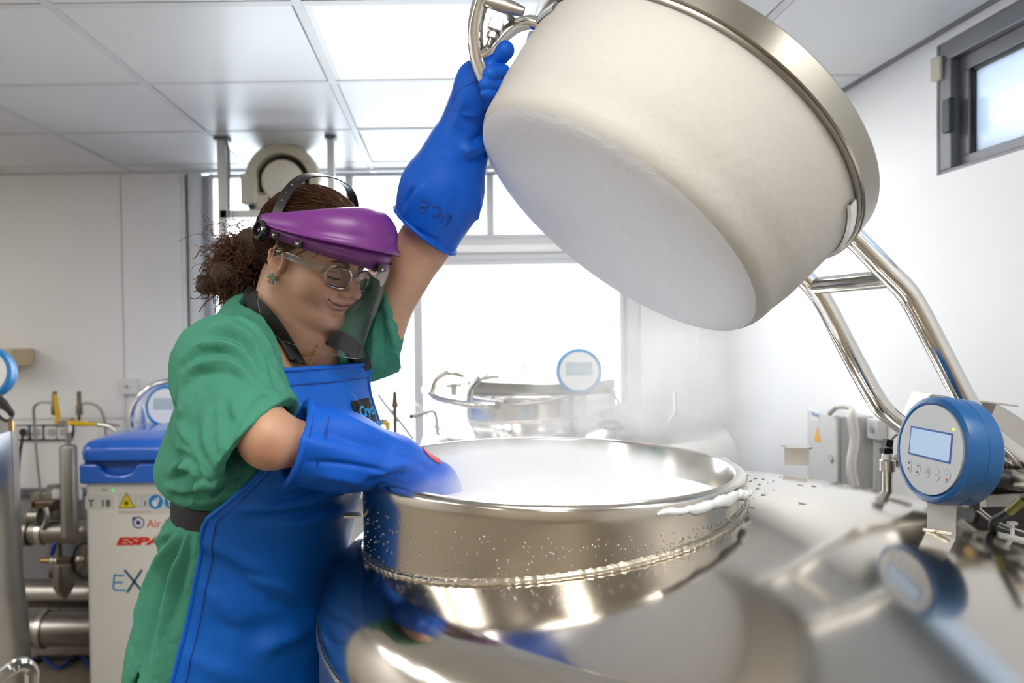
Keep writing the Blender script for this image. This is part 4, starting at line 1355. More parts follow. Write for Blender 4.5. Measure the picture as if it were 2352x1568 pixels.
def surface_nets(f, lo, hi, h, safety=2.2):
    lo, hi = np.array(lo), np.array(hi)
    B = 8
    nb = np.ceil((hi - lo) / (h * B)).astype(int)
    N = nb * B + 1
    F = np.empty(N, dtype=np.float32)
    gx, gy, gz = np.meshgrid(*[np.arange(k) for k in nb], indexing='ij')
    bi = np.stack([gx.ravel(), gy.ravel(), gz.ravel()], 1)
    cen = lo + (bi + .5) * B * h
    dc = chunked(f, cen)
    rad = B * h * .87 * safety
    for i in np.nonzero(np.abs(dc) >= rad)[0]:
        a = bi[i] * B
        F[a[0]:a[0] + B + 1, a[1]:a[1] + B + 1, a[2]:a[2] + B + 1] = dc[i]
    act = np.nonzero(np.abs(dc) < rad)[0]
    loc = np.stack(np.meshgrid(*[np.arange(B + 1)] * 3, indexing='ij'), -1).reshape(-1, 3)
    P = (lo + (bi[act][:, None, :] * B + loc[None]) * h).reshape(-1, 3)
    V = chunked(f, P).reshape(len(act), B + 1, B + 1, B + 1)
    for q, i in enumerate(act):
        a = bi[i] * B
        F[a[0]:a[0] + B + 1, a[1]:a[1] + B + 1, a[2]:a[2] + B + 1] = V[q]
    S = F < 0
    c = S[:-1, :-1, :-1]
    anyin = c.copy()
    allin = c.copy()
    for dx in (0, 1):
        for dy in (0, 1):
            for dz in (0, 1):
                s = S[dx:N[0] - 1 + dx, dy:N[1] - 1 + dy, dz:N[2] - 1 + dz]
                anyin |= s
                allin &= s
    idx = np.argwhere(anyin & ~allin)
    vid = -np.ones(N - 1, dtype=np.int64)
    vid[idx[:, 0], idx[:, 1], idx[:, 2]] = np.arange(len(idx))
    corners = [(x, y, z) for x in (0, 1) for y in (0, 1) for z in (0, 1)]
    val = np.stack([F[idx[:, 0] + x, idx[:, 1] + y, idx[:, 2] + z] for x, y, z in corners], 1)
    acc = np.zeros((len(idx), 3))
    cnt = np.zeros(len(idx))
    for i, a in enumerate(corners):
        for j, b in enumerate(corners):
            if j > i and sum(abs(a[k] - b[k]) for k in range(3)) == 1:
                m = (val[:, i] < 0) != (val[:, j] < 0)
                t = val[:, i] / np.where(m, val[:, i] - val[:, j], 1)
                pt = np.array(a)[None] + t[:, None] * (np.array(b) - np.array(a))[None]
                acc[m] += pt[m]
                cnt[m] += 1
    verts = lo + (idx + acc / cnt[:, None]) * h
    faces = []
    for ax in range(3):
        sl0 = [slice(None)] * 3
        sl1 = [slice(None)] * 3
        sl0[ax] = slice(0, -1)
        sl1[ax] = slice(1, None)
        ed = np.argwhere(S[tuple(sl0)] != S[tuple(sl1)])
        u, v = [k for k in range(3) if k != ax]
        ok = (ed[:, u] > 0) & (ed[:, v] > 0) & (ed[:, u] < N[u] - 1) & (ed[:, v] < N[v] - 1)
        ed = ed[ok]
        inside = S[ed[:, 0], ed[:, 1], ed[:, 2]]

        def cell(du, dv):
            e = ed.copy()
            e[:, u] += du
            e[:, v] += dv
            return vid[e[:, 0], e[:, 1], e[:, 2]]
        q = np.stack([cell(-1, -1), cell(0, -1), cell(0, 0), cell(-1, 0)], 1)
        flip = inside if ax != 1 else ~inside
        q[~flip] = q[~flip][:, ::-1]
        faces.append(q)
    Q = np.concatenate(faces)
    Q = Q[(Q >= 0).all(1)]
    return verts, Q


def project(f, v, it=3, e=4e-4):
    for _ in range(it):
        d = chunked(f, v)
        g = np.stack([chunked(f, v + np.eye(3)[k] * e) - chunked(f, v - np.eye(3)[k] * e) for k in range(3)], 1) / (2 * e)
        n2 = np.maximum((g ** 2).sum(1), .05)
        st = np.clip(d / n2, -.004, .004)
        v = v - g * st[:, None]
    return v


def np_mesh(name, v, q, m, parent=None):
    me = bpy.data.meshes.new(name)
    me.vertices.add(len(v))
    me.vertices.foreach_set('co', np.asarray(v, dtype=np.float32).ravel())
    me.loops.add(q.size)
    me.loops.foreach_set('vertex_index', q.ravel().astype(np.int32))
    me.polygons.add(len(q))
    me.polygons.foreach_set('loop_start', (np.arange(len(q)) * q.shape[1]).astype(np.int32))
    me.update(calc_edges=True)
    me.validate()
    return link_mesh(name, me, m, parent)


# ---- frames
def unit(v):
    v = NV(v)
    return v / np.linalg.norm(v)


AL, PT = math.radians(32), math.radians(19)
HK = 0.96                                # head scale
HF = np.array([math.cos(AL) * math.cos(PT), -math.sin(AL) * math.cos(PT), -math.sin(PT)])   # face forward
HS = np.array([math.sin(AL), math.cos(AL), 0.0])                                           # her left
HU = np.cross(HF, HS)
ROLLH = math.radians(-3)
HS, HU = HS * math.cos(ROLLH) + HU * math.sin(ROLLH), HU * math.cos(ROLLH) - HS * math.sin(ROLLH)
HC = NV(at(641, 613, 1.26)) + 0.072 * HS
HR = np.stack([HF, HS, HU])              # rows: axes


HWARP = 0.80                             # a short, round lower face


def to_head(p):
    q = (p - HC) @ HR.T / HK
    q[:, 2] = np.where(q[:, 2] < .03, .03 + (q[:, 2] - .03) / HWARP, q[:, 2])
    return q


def hw(f, s, u):
    u = u if u > .03 else .03 + (u - .03) * HWARP
    return HC + (HF * f + HS * s + HU * u) * HK


def hV(f, s, u):
    return Vector(hw(f, s, u))


TA = math.radians(30)
TF = np.array([math.cos(TA), -math.sin(TA), 0])
TS_ = np.array([math.sin(TA), math.cos(TA), 0])   # her left
TU = np.array([0, 0, 1.0])
TR = np.stack([TF, TS_, TU])
Z = lambda z: CZ + z
NB = np.array([-.292, 1.325, Z(-.040)])      # base of the neck
CH = np.array([-.300, 1.325, Z(-.17)])       # chest
WA = np.array([-.335, 1.335, Z(-.36)])       # waist
HP = np.array([-.375, 1.365, Z(-.56)])       # hips
SHR = NV(at(520, 836, 1.17))                 # right (near) shoulder
ELR = NV(at(612, 1003, 1.06))
WRR = NV(at(892, 1064, 1.142))
HNR = NV(at(960, 1088, 1.17))
SHL = NV(at(845, 745, 1.42))                 # left (far) shoulder
ELL = NV(at(975, 560, 1.38))
WRL = NV(at(1082, 240, 1.27))
HNL = NV(at(1100, 190, 1.235))
PELV = np.array([-.38, 1.37, Z(-.66)])
LEGS = []
for s in (-1, 1):
    hip = PELV + TS_ * .095 * s + TU * -.03
    knee = hip + TF * (.05 + .02 * s) + TS_ * .02 * s + np.array([0, 0, -.40])
    ank = knee + TF * -.03 + np.array([0, 0, .08 - knee[2]])
    LEGS.append((hip, knee, ank))


def torso_field(p, g=0.0):
    d = d_ell(p, CH + TF * -.005, (.118 + g, .165 + g, .17 + g), TR)
    d = sm_min(d, d_ell(p, CH + TF * .06 + TU * -.02 + TS_ * .05, (.075 + g, .08 + g, .08 + g), TR), .05)
    d = sm_min(d, d_ell(p, CH + TF * .06 + TU * -.02 - TS_ * .06, (.075 + g, .08 + g, .08 + g), TR), .05)
    d = sm_min(d, d_ell(p, WA, (.118 + g, .155 + g, .16 + g), TR), .09)
    d = sm_min(d, d_ell(p, HP, (.128 + g, .185 + g, .18 + g), TR), .09)
    d = sm_min(d, d_cone(p, NB + TU * -.03, SHR + TU * .0, .062 + g, .058 + g), .05)
    d = sm_min(d, d_cone(p, NB + TU * -.03, SHL + TU * -.01, .062 + g, .058 + g), .05)
    return d


UPL = [(.0910, 0, -.0475), (.0905, .011, -.0465), (.0885, .022, -.0440), (.0882, .0335, -.0400)]
LOL = [(.0868, 0, -.0590), (.0858, .012, -.0575), (.0868, .023, -.0520), (.0882, .0330, -.0415)]
MLL = [(.0955, 0, -.0530), (.0945, .013, -.0512), (.0918, .024, -.0475), (.0898, .0350, -.0400)]


def head_field(q):
    """q in head coordinates: forward, left, up from between the ears."""
    x, y, z = q[:, 0], q[:, 1], q[:, 2]
    a = np.abs(y)
    qa = np.stack([x, a, z], 1)               # mirrored copy for paired features
    d = d_ell(q, (-.010, 0, .050), (.098, .076, .084))
    d = sm_min(d, d_ell(q, (.030, 0, -.018), (.062, .060, .080)), .03)
    d = sm_min(d, d_cone(qa, (.0, .048, -.040), (.055, .018, -.088), .022, .022), .03)      # jaw
    d = sm_min(d, d_ball(q, (.066, 0, -.094), .0185), .022)                                 # chin
    d = sm_min(d, d_ell(qa, (.060, .036, -.024), (.029, .026, .030)), .025)                 # cheeks
    d = sm_min(d, d_ell(q, (.026, 0, -.094), (.050, .044, .027)), .03)                      # under the chin
    d = sm_min(d, d_ell(q, (.062, 0, -.046), (.026, .036, .028)), .02)                      # muzzle
    d = sm_min(d, d_cone(qa, (.083, .010, .038), (.074, .040, .040), .011, .011), .016)     # brow
    d = sm_max(d, -d_ell(qa, (.101, .033, .014), (.0185, .0175, .0135)), .014)                 # eye sockets
    d = sm_min(d, d_cone(q, (.087, 0, .022), (.111, 0, -.013), .0075, .0100), .014)         # nose
    d = sm_min(d, d_ball(q, (.1135, 0, -.0180), .0115), .008)
    d = sm_min(d, d_ell(qa, (.102, .0135, -.0230), (.0115, .0075, .0088)), .006)            # wings
    d = sm_max(d, -d_ell(qa, (.1065, .0065, -.0318), (.0055, .0032, .004)), .004)           # nostrils
    d = sm_min(d, d_ell(qa, (.0760, .0315, .0135), (.0135, .0155, .0125)), .004)            # closed upper lids
    d = sm_max(d, -(d_cone(qa, (.0915, .021, .0045), (.0815, .0455, .0055), .0012, .0010)), .0025)
    d = sm_max(d, -(d_cone(qa, (.0905, .022, .021), (.083, .044, .021), .0012, .0010)), .004)  # lid crease
    # mouth: two lips and the line between, corners lifted in a smile
    up = chain(qa, UPL, [.0042, .0042, .0034, .0014])
    lowl = chain(qa, LOL, [.0056, .0054, .0040, .0014])
    d = sm_min(d, up, .008)
    d = sm_min(d, lowl, .008)
    ml = chain(qa, MLL, [.0017, .0017, .0016, .0014])
    d = sm_max(d, -ml, .0025)
    d = sm_max(d, -d_ell(q, (.090, 0, -.0710), (.008, .018, .004)), .010)                    # dip below the lip
    # ears
    e = d_ell(qa, (-.004, .0745, .004), (.0175, .0075, .031))
    e = sm_max(e, -d_ell(qa, (.0005, .083, .004), (.010, .009, .018)), .006)
    rim = [( .006, .078, -.012), (.010, .079, .012), (.004, .081, .030), (-.010, .083, .034), (-.020, .084, .020), (-.019, .083, .0), (-.010, .080, -.018), (-.001, .077, -.028)]
    e = sm_min(e, chain(qa, rim, [.0035] * 8), .005)
    e = sm_min(e, d_ball(qa, (-.002, .076, -.027), .0078), .006)
    d = sm_min(d, e, .008)
    return d


ARM_R = ([SHR, ELR, WRR], [.056, .0455, .029])
ARM_L = ([SHL, ELL, WRL], [.056, .043, .027])


def body_field(p):
    d = head_field(to_head(p)) * HK * .88
    nk = hw(-.030, 0, -.045)
    d2 = d_cone(p, nk, NB, .056, .060)
    d2 = sm_min(d2, d_cone(p, hw(-.005, 0, -.075), NB + TF * .03 + TU * -.03, .040, .052), .03)
    d = sm_min(d, d2, .016)
    t = torso_field(p)
    ar = sm_min(d_cone(p, SHR, ELR, .052, .036), d_cone(p, ELR, WRR, .037, .022), .02)
    ar = sm_min(ar, d_ball(p, ELR + NV((.008, -.010, -.014)), .024), .025)
    al = sm_min(d_cone(p, SHL, ELL, .060, .045), d_cone(p, ELL, WRL, .045, .028), .02)
    t = sm_min(t, ar, .04)
    t = sm_min(t, al, .04)
    for hip, knee, ank in LEGS:
        t = sm_min(t, sm_min(d_cone(p, hip, knee, .082, .055), d_cone(p, knee, ank, .054, .036), .03), .05)
        t = sm_min(t, d_cone(p, ank + TU * -.035, ank + TF * .12 + TU * -.045, .032, .026), .03)
    for s, wrist, pts in ((0, WRR, [HNR]), (1, WRL, [HNL])):
        hn = pts[0]
        t = sm_min(t, d_cone(p, wrist, hn, .021, .017), .02)
    return sm_min(d, t, .03)


def blur_noise(p, f, seed):
    r = np.random.RandomState(seed)
    o = np.zeros(len(p))
    for _ in range(7):
        o += np.sin(p @ (r.randn(3) * f) + r.rand() * 6.28)
    return o / 7


v, q = surface_nets(body_field, (-.62, .98, 0.0), (.10, 1.62, Z(.36)), .0048)
# finer quads on the face and ears, drawn back onto the field
cenq = v[q].mean(1)
hl = to_head(cenq)
fine = (hl[:, 0] > -.03) & (hl[:, 2] > -.15) & (hl[:, 2] < .07) & (np.abs(hl[:, 1]) < .1)


def refine(v, q, sel):
    """Split each chosen quad in four; neighbours become n-gons through bmesh."""
    bm = bmesh.new()
    vs = [bm.verts.new(p) for p in v]
    fsel = []
    for i, f in enumerate(q):
        try:
            ff = bm.faces.new([vs[k] for k in f])
        except ValueError:
            continue
        if sel[i]:
            fsel.append(ff)
    es = list({e for f in fsel for e in f.edges})
    bmesh.ops.subdivide_edges(bm, edges=es, cuts=2, use_grid_fill=True)
    bm.normal_update()
    return bm


bm = refine(v, q, fine)
cen2 = np.array([f.calc_center_median()[:] for f in bm.faces])
h2 = to_head(cen2)
s2_ = (h2[:, 0] > .055) & (h2[:, 2] > -.075) & (h2[:, 2] < .03) & (np.abs(h2[:, 1]) < .055)
es = list({e for f, k in zip(bm.faces, s2_) if k for e in f.edges})
bmesh.ops.subdivide_edges(bm, edges=es, cuts=2, use_grid_fill=True)
bm.verts.ensure_lookup_table()
co = np.array([vv.co[:] for vv in bm.verts])
hl = to_head(co)
near = (hl[:, 2] > -.19) & (hl[:, 2] < .15) & (np.abs(hl[:, 1]) < .12) & (np.abs(hl[:, 0]) < .14)
co[near] = project(body_field, co[near], 4)
for vv, c in zip(bm.verts, co):
    vv.co = c
me = bpy.data.meshes.new('person')
bm.to_mesh(me)
bm.free()
# skin tones: lips, darker eye area, blush
co = np.empty(len(me.vertices) * 3, dtype=np.float32)
me.vertices.foreach_get('co', co)
co = co.reshape(-1, 3).astype(np.float64)
hq = to_head(co)
ha = hq.copy()
ha[:, 1] = np.abs(ha[:, 1])
base = np.array([.57, .325, .205])
col = np.tile(base, (len(co), 1))
col *= (1 + .06 * blur_noise(co, 40, 1) + .04 * blur_noise(co, 160, 2))[:, None]


def dab(mask, c):
    global col
    m = np.clip(mask, 0, 1)[:, None]
    col = col * (1 - m) + np.array(c) * m


dl = np.minimum(chain(ha, UPL, [.0044, .0044, .0036, .0014]), chain(ha, LOL, [.0060, .0057, .0042, .0014]))
dm_ = chain(ha, MLL, [.0019, .0019, .0018, .0015])
dab(np.clip(1.15 - dl / .0020, 0, 1) * (hq[:, 0] > .06), (.25, .065, .075))
dab(np.clip(1.0 - dm_ / .0014, 0, 1) * (hq[:, 0] > .06), (.10, .03, .03))
dab(.45 * np.exp(-(((ha - np.array([.075, .040, -.020])) / .022) ** 2).sum(1)), (.56, .20, .13))
dab(.35 * np.exp(-(((hq - np.array([.115, 0, -.022])) / .014) ** 2).sum(1)), (.52, .20, .14))
dab(.35 * np.exp(-(((ha - np.array([.095, .033, .008])) / .015) ** 2).sum(1)), (.40, .18, .12))
dab(.4 * np.exp(-(((ha - np.array([-.005, .078, .01])) / .022) ** 2).sum(1)), (.58, .21, .14))
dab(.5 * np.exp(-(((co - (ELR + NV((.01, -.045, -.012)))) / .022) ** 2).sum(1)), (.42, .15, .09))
vc = me.color_attributes.new('Col', 'FLOAT_COLOR', 'POINT')
vc.data.foreach_set('color', np.concatenate([np.clip(col, 0, 1), np.ones((len(co), 1))], 1).astype(np.float32).ravel())
W = link_mesh('person', me, 'skin')
tag(W, 'person in green scrubs, blue cryo apron and purple face shield reaching into the tank', 'person')

# ---- eyes, brows, lashes
for s in (-1, 1):
    bmk = MB()
    pts = [hV(.0955, .013 * s, .034), hV(.0965, .022 * s, .0385), hV(.0915, .034 * s, .0405), hV(.0815, .047 * s, .0365)]
    br = spline(pts, 5)
    nn_ = len(br)
    bmk.tube(br, [.0026 * (1 - .75 * (i / (nn_ - 1)) ** 2) + .0006 for i in range(nn_)], 8)
    bmk.obj('eyebrow', 'brow', W)
    ls = [hV(.0905, .0205 * s, .0055), hV(.0905, .028 * s, .0042), hV(.0885, .037 * s, .0042), hV(.0815, .0465 * s, .0065)]
    MB().tube(spline(ls, 5), .0011, 6).obj('eyelashes', 'black', W)

# ---- scrubs
SLR_END = NV(at(597, 1010, 1.09))
SLL_END = NV(at(888, 712, 1.405))
BELT = Z(-.288)
HEM_RN = unit(np.array([.79, -.20, -.61]))
HEM_L = NV(at(896, 748, 1.40))
HEM_N = unit(np.array([.94, .12, .20]))


def on_surface(f, px, Y0=.8, Y1=1.6):
    """Points of a field's surface on the sight lines of pixels, marched outwards from depth Y0."""
    a = np.array([NV(at(x, y, 1.0)) for x, y in px])
    o = np.array([0, 0, CZ])
    d = a - o
    n = np.linalg.norm(d, axis=1)
    d = d / n[:, None]
    t = Y0 * n
    for _ in range(60):
        t = t + np.clip(f(o + d * t[:, None]), -.02, .05) * .8
    return o + d * t[:, None], np.abs(f(o + d * t[:, None])) < .004


VB = NV(at(712, 862, 1.135))
slit = (NV(at(318, 1590, 1.2)), NV(at(331, 1522, 1.2)))


def scrub_base(p):
    g = .012
    d = torso_field(p, g)
    # blouse gathered over the belt, then the flared skirt of the tunic
    d = sm_min(d, d_ell(p, WA + TU * .125 + TF * .012, (.128, .172, .070), TR), .05)
    d = sm_min(d, d_ell(p, CH + TU * -.05 + TF * -.02, (.120, .175, .12), TR), .05)
    sk = sm_min(d_cone(p, WA + TU * -.00, HP + TU * -.06, .115, .155), d_ell(p, HP + TU * -.06, (.15, .205, .22), TR), .06)
    d = sm_min(d, sk, .05)
    d = sm_min(d, d_cone(p, NV(at(568, 742, 1.34)), SHR + NV((0, .03, .0)), .050, .055), .05)
    pin = ((p[:, 2] - BELT) / .024) ** 2
    d = d + .018 * np.exp(-pin)
    # sleeves, cut square at the hem
    axr = unit(SLR_END - SHR)
    sr = d_cone(p, SHR + NV((0, .0, -.008)), SLR_END + axr * .14, .070, .083)
    sr = sm_min(sr, d_cone(p, SHR + NV((-.01, 0.02, -.02)), SLR_END + NV((-.05, .01, -.02)), .07, .058), .05)
    sr = sm_max(sr, (p - SLR_END) @ HEM_RN, .004)
    inner = d_cone(p, SLR_END - axr * .07, SLR_END + axr * .22, .050, .076)
    sr = sm_max(sr, -inner, .004)
    sl = d_cone(p, SHL + NV((-.005, 0, -.012)), NV(at(925, 690, 1.40)), .080, .074)
    sl = sm_min(sl, d_cone(p, SHL + NV((0, 0, -.03)), NV(at(930, 772, 1.39)), .070, .058), .04)
    sl = sm_max(sl, (p - HEM_L) @ HEM_N, .004)
    inl = d_cone(p, NV(at(862, 740, 1.40)), NV(at(945, 690, 1.40)), .03, .074)
    inl = sm_min(inl, d_cone(p, NV(at(866, 760, 1.40)), NV(at(950, 772, 1.39)), .03, .056), .03)
    sl = sm_max(sl, -inl, .003)
    d = sm_min(d, sr, .022)
    d = sm_min(d, sl, .022)
    return d


# cloth folds: ridges (+) and valleys (-) along lines on the surface, displaced after meshing
def fold_lines(items, f):
    out = []
    for px, wd, amp in items:
        pts = [tuple(v_)[:2] for v_ in spline([(x, y, 0) for x, y in px], 5)]
        P, ok = on_surface(f, pts)
        n = len(P)
        prof = [min(1, 3.2 * min(i, n - 1 - i) / n + .12) for i in range(n)]
        for i in range(n - 1):
            if ok[i] and ok[i + 1] and np.linalg.norm(P[i + 1] - P[i]) < .06:
                out.append((P[i], P[i + 1], wd, amp * prof[i], amp * prof[i + 1]))
    return out


def fold_height(p, lines):
    """Height of the nearest fold line of each sign, blended."""
    up = np.zeros(len(p))
    dn = np.zeros(len(p))
    for a, b, wd, a0, a1 in lines:
        near = np.nonzero(((p - (a + b) / 2) ** 2).sum(1) < (np.linalg.norm(b - a) / 2 + 3 * wd) ** 2)[0]
        if not len(near):
            continue
        ab = b - a
        q_ = p[near] - a
        t = np.clip(q_ @ ab / max(ab @ ab, 1e-12), 0, 1)
        r = np.sqrt(((q_ - t[:, None] * ab) ** 2).sum(1))
        h = (a0 + (a1 - a0) * t) * np.exp(-(r / wd) ** 1.6)
        if a0 + a1 > 0:
            up[near] = np.maximum(up[near], h)
        else:
            dn[near] = np.minimum(dn[near], h)
    return (up + dn) * 1.45


def cloth_mesh(name, f, lo, hi, h, m, parent, lines, extra=None, sub=1, damp=None):
    v, q = surface_nets(f, lo, hi, h)
    bm = bmesh.new()
    vs = [bm.verts.new(p) for p in v]
    for fc in q:
        try:
            bm.faces.new([vs[k] for k in fc])
        except ValueError:
            pass
    if sub:
        bmesh.ops.subdivide_edges(bm, edges=bm.edges[:], cuts=sub, use_grid_fill=True)
    bm.verts.ensure_lookup_table()
    co = np.array([vv.co[:] for vv in bm.verts])
    co = project(f, co, 1)
    for vv, c in zip(bm.verts, co):
        vv.co = c
    bm.normal_update()
    nr_ = np.array([vv.normal[:] for vv in bm.verts])
    dsp = fold_height(co, lines)
    if extra is not None:
        dsp = dsp + extra(co)
    if damp is not None:
        dsp = dsp * damp(co)
    co = co + nr_ * dsp[:, None]
    for vv, c in zip(bm.verts, co):
        vv.co = c
    me = bpy.data.meshes.new(name)
    bm.to_mesh(me)
    bm.free()
    return link_mesh(name, me, m, parent)


def T_(*pts):
    return [(210 + x / 2.731, 713 + y / 2.731) for x, y in pts]


SCRUB_FOLDS = [
    (T_((555, 320), (690, 225), (850, 225), (960, 290), (1070, 430)), .013, .008), (T_((600, 330), (720, 270), (860, 272), (980, 350), (1080, 490)), .010, -.007),
    (T_((540, 440), (690, 345), (850, 335), (990, 410), (1090, 520)), .012, .007), (T_((560, 480), (700, 395), (860, 390), (990, 470)), .011, -.006),
    (T_((690, 140), (850, 105), (980, 175), (1100, 330), (1190, 470)), .014, .008), (T_((700, 185), (850, 160), (970, 225), (1090, 390)), .010, -.007),
    (T_((800, 70), (930, 60), (1040, 150), (1130, 290), (1200, 420)), .012, .006), (T_((1020, 190), (1110, 340), (1190, 520)), .008, -.007),
    (T_((790, 540), (815, 700), (800, 880)), .008, .0035), (T_((830, 560), (850, 680), (840, 800)), .007, -.003), (T_((740, 600), (715, 790), (780, 990)), .009, .004),
    (T_((690, 560), (640, 760), (700, 920)), .010, -.004), (T_((620, 520), (560, 700), (640, 860)), .011, .005), (T_((900, 560), (890, 660)), .007, .003),
    (T_((1240, 560), (1080, 545), (985, 620), (900, 760), (850, 870), (800, 1020)), .0035, -.0022),
    (T_((545, 440), (520, 600), (455, 720), (560, 830)), .004, -.003),
    (T_((470, 760), (560, 850), (700, 1000), (800, 1100)), .010, .005), (T_((500, 860), (600, 930), (700, 1040)), .012, -.008),
    (T_((485, 1020), (590, 965), (650, 1000), (665, 1080)), .013, .011), (T_((490, 1065), (600, 1020), (640, 1060)), .010, -.009),
    (T_((480, 1120), (600, 1130), (740, 1090), (860, 1120)), .012, .009), (T_((500, 1165), (620, 1170), (760, 1150)), .010, -.009), (T_((640, 1130), (630, 1200), (640, 1240)), .007, .005),
    (T_((700, 1100), (850, 1130), (960, 1080)), .012, -.006), (T_((520, 1200), (600, 1215), (640, 1205)), .008, .006),
    ([(420, 1212), (372, 1285), (335, 1390), (312, 1500)], .013, .011), ([(428, 1214), (385, 1310), (352, 1420), (335, 1530)], .011, -.009), ([(410, 1212), (352, 1280), (322, 1370)], .011, -.008),
    ([(436, 1216), (402, 1310), (372, 1440), (362, 1560)], .011, .008), ([(440, 1225), (418, 1320), (395, 1430)], .008, -.007), ([(400, 1212), (345, 1270), (315, 1350)], .010, .007),
    ([(345, 1430), (335, 1500), (332, 1568)], .003, -.003), ([(322, 1420), (308, 1500), (300, 1568)], .010, .005),
    ([(885, 690), (900, 740), (905, 800)], .010, .006), ([(865, 690), (878, 760), (880, 825)], .009, -.006), ([(850, 720), (858, 780), (850, 840)], .009, .005),
    ([(752, 768), (756, 800), (760, 845)], .004, .0045), ([(772, 768), (786, 805), (796, 842)], .007, .005), ([(785, 765), (800, 800), (812, 838)], .006, -.005), ([(800, 765), (818, 800)], .007, .005),
]
SCRUB_FOLDS = fold_lines(SCRUB_FOLDS, scrub_base)


def scrub_field(p):
    d = scrub_base(p)
    d = d + .0022 * blur_noise(p, 42, 5) + .0011 * blur_noise(p, 105, 6)
    # collar standing up round the neck, open in a V at the front
    col = np.abs(d_cone(p, NB + TU * .0 + TF * -.004, NB + TU * .055 + TF * .018, .083, .074)) - .0035
    col = sm_max(col, (p - (NB + TU * .035)) @ unit(TU - TF * .45), .004)
    col = sm_max(col, -((p - NB) @ TU + .02), .004)
    d = sm_min(d, col, .008)
    vcut = d_cone(p, NB + TU * .06 + TF * .02, VB, .072, .010)
    vcut = np.minimum(vcut, d_cone(p, NB + TU * .09 + TF * .03, NB + TU * -.01 + TF * .05, .078, .068))
    d = sm_max(d, -vcut, .006)
    sq = d_cone(p, slit[0], slit[1], .016, .002)
    d = sm_max(d, -sq, .004)
    d = sm_max(d, Z(-.80) - p[:, 2], .01)
    return d


cloth_mesh('scrub_top', scrub_field, (-.66, 1.0, Z(-.82)), (.0, 1.62, Z(.13)), .0042, 'scrub_green', W, SCRUB_FOLDS, lambda p: .0026 * blur_noise(p, 85, 61) + .0012 * blur_noise(p, 190, 62), damp=lambda p: 1 - .9 * np.exp(-((p[:, 2] - BELT) / .026) ** 4))


def trouser_field(p):
    t = None
    for hip, knee, ank in LEGS:
        e = sm_min(d_cone(p, hip + TU * .06, knee, .108, .085), d_cone(p, knee, ank + TU * .02, .085, .08), .04)
        t = e if t is None else sm_min(t, e, .03)
    t = sm_min(t, d_ell(p, PELV + TU * .06, (.135, .185, .14), TR), .05)
    t = t + .004 * blur_noise(p, 22, 9)
    return sm_max(t, .05 - p[:, 2], .01)


v, q = surface_nets(trouser_field, (-.72, 1.02, 0.0), (-.02, 1.68, Z(-.45)), .009)
np_mesh('trousers', v, q, 'scrub_green', W)


def shoe_field(p):
    t = None
    for hip, knee, ank in LEGS:
        a = ank * np.array([1, 1, 0])
        e = d_cone(p, a + TU * .045 - TF * .02, a + TU * .035 + TF * .15, .05, .042)
        e = sm_max(e, .004 - p[:, 2], .008)
        t = e if t is None else np.minimum(t, e)
    return t


v, q = surface_nets(shoe_field, (-.75, 1.0, -.02), (.05, 1.7, .14), .008)
np_mesh('shoes', v, q, 'shoe', W)

# ---- belt strap and apron: cloth laid on the torso by casting rays at its axis
def axis_at(z):
    zs = [Z(-.80), HP[2], WA[2], CH[2], Z(0.0)]
    pts = [HP + TF * -.0, HP, WA, CH, CH]
    i = np.searchsorted(zs, z)
    i = min(max(i, 1), 4)
    t = (z - zs[i - 1]) / (zs[i] - zs[i - 1])
    c = pts[i - 1] + (pts[i] - pts[i - 1]) * np.clip(t, 0, 1)
    return np.array([c[0], c[1], z])


def torso_cloth(p):
    d = torso_field(p, .013)
    sk = sm_min(d_cone(p, WA + TU * -.00, HP + TU * -.06, .115, .155), d_ell(p, HP + TU * -.06, (.15, .205, .22), TR), .06)
    d = sm_min(d, sk, .05)
    for hip, knee, ank in LEGS:
        d = sm_min(d, d_cone(p, hip, knee, .10, .10), .08)
    return d


def cast(f, org, dirs, r0):
    """March inwards from radius r0 along -dirs; returns the radius of the surface."""
    r = np.full(len(org), r0)
    for _ in range(40):
        d = f(org + dirs * r[:, None])
        r = np.maximum(r - d * .8, .02)
    return r


# apron
NZ, NT = 200, 120
zs = np.linspace(Z(-.062), Z(-1.02), NZ)
TH = np.zeros((NZ, NT))
for i, z in enumerate(zs):
    t = z - CZ
    if t > -.17:
        hn, hf = 41 + (-.062 - t) * 30, 40 + (-.062 - t) * 20
    elif t > -.288:
        k = (-.17 - t) / .118
        k = k ** 1.6
        hn, hf = 45 + (74 - 45) * k, 43 + (70 - 43) * k
    else:
        hn, hf = 74, 70
    TH[i] = np.radians(np.linspace(-hf, hn, NT))       # positive towards her right (near side)
ang = TH.ravel()
org = np.array([axis_at(z) for z in zs])[:, None, :].repeat(NT, 1).reshape(-1, 3)
dirs = np.cos(ang)[:, None] * TF - np.sin(ang)[:, None] * TS_
RR = cast(torso_cloth, org, dirs, .36).reshape(NZ, NT)
for _ in range(60):                                    # stretch the cloth between the high points
    P_ = np.pad(RR, 1, mode='edge')
    av = (P_[:-2, 1:-1] + P_[2:, 1:-1] + P_[1:-1, :-2] + P_[1:-1, 2:]) / 4
    RR = np.maximum(RR, av) * .6 + av * .4
RR += .016
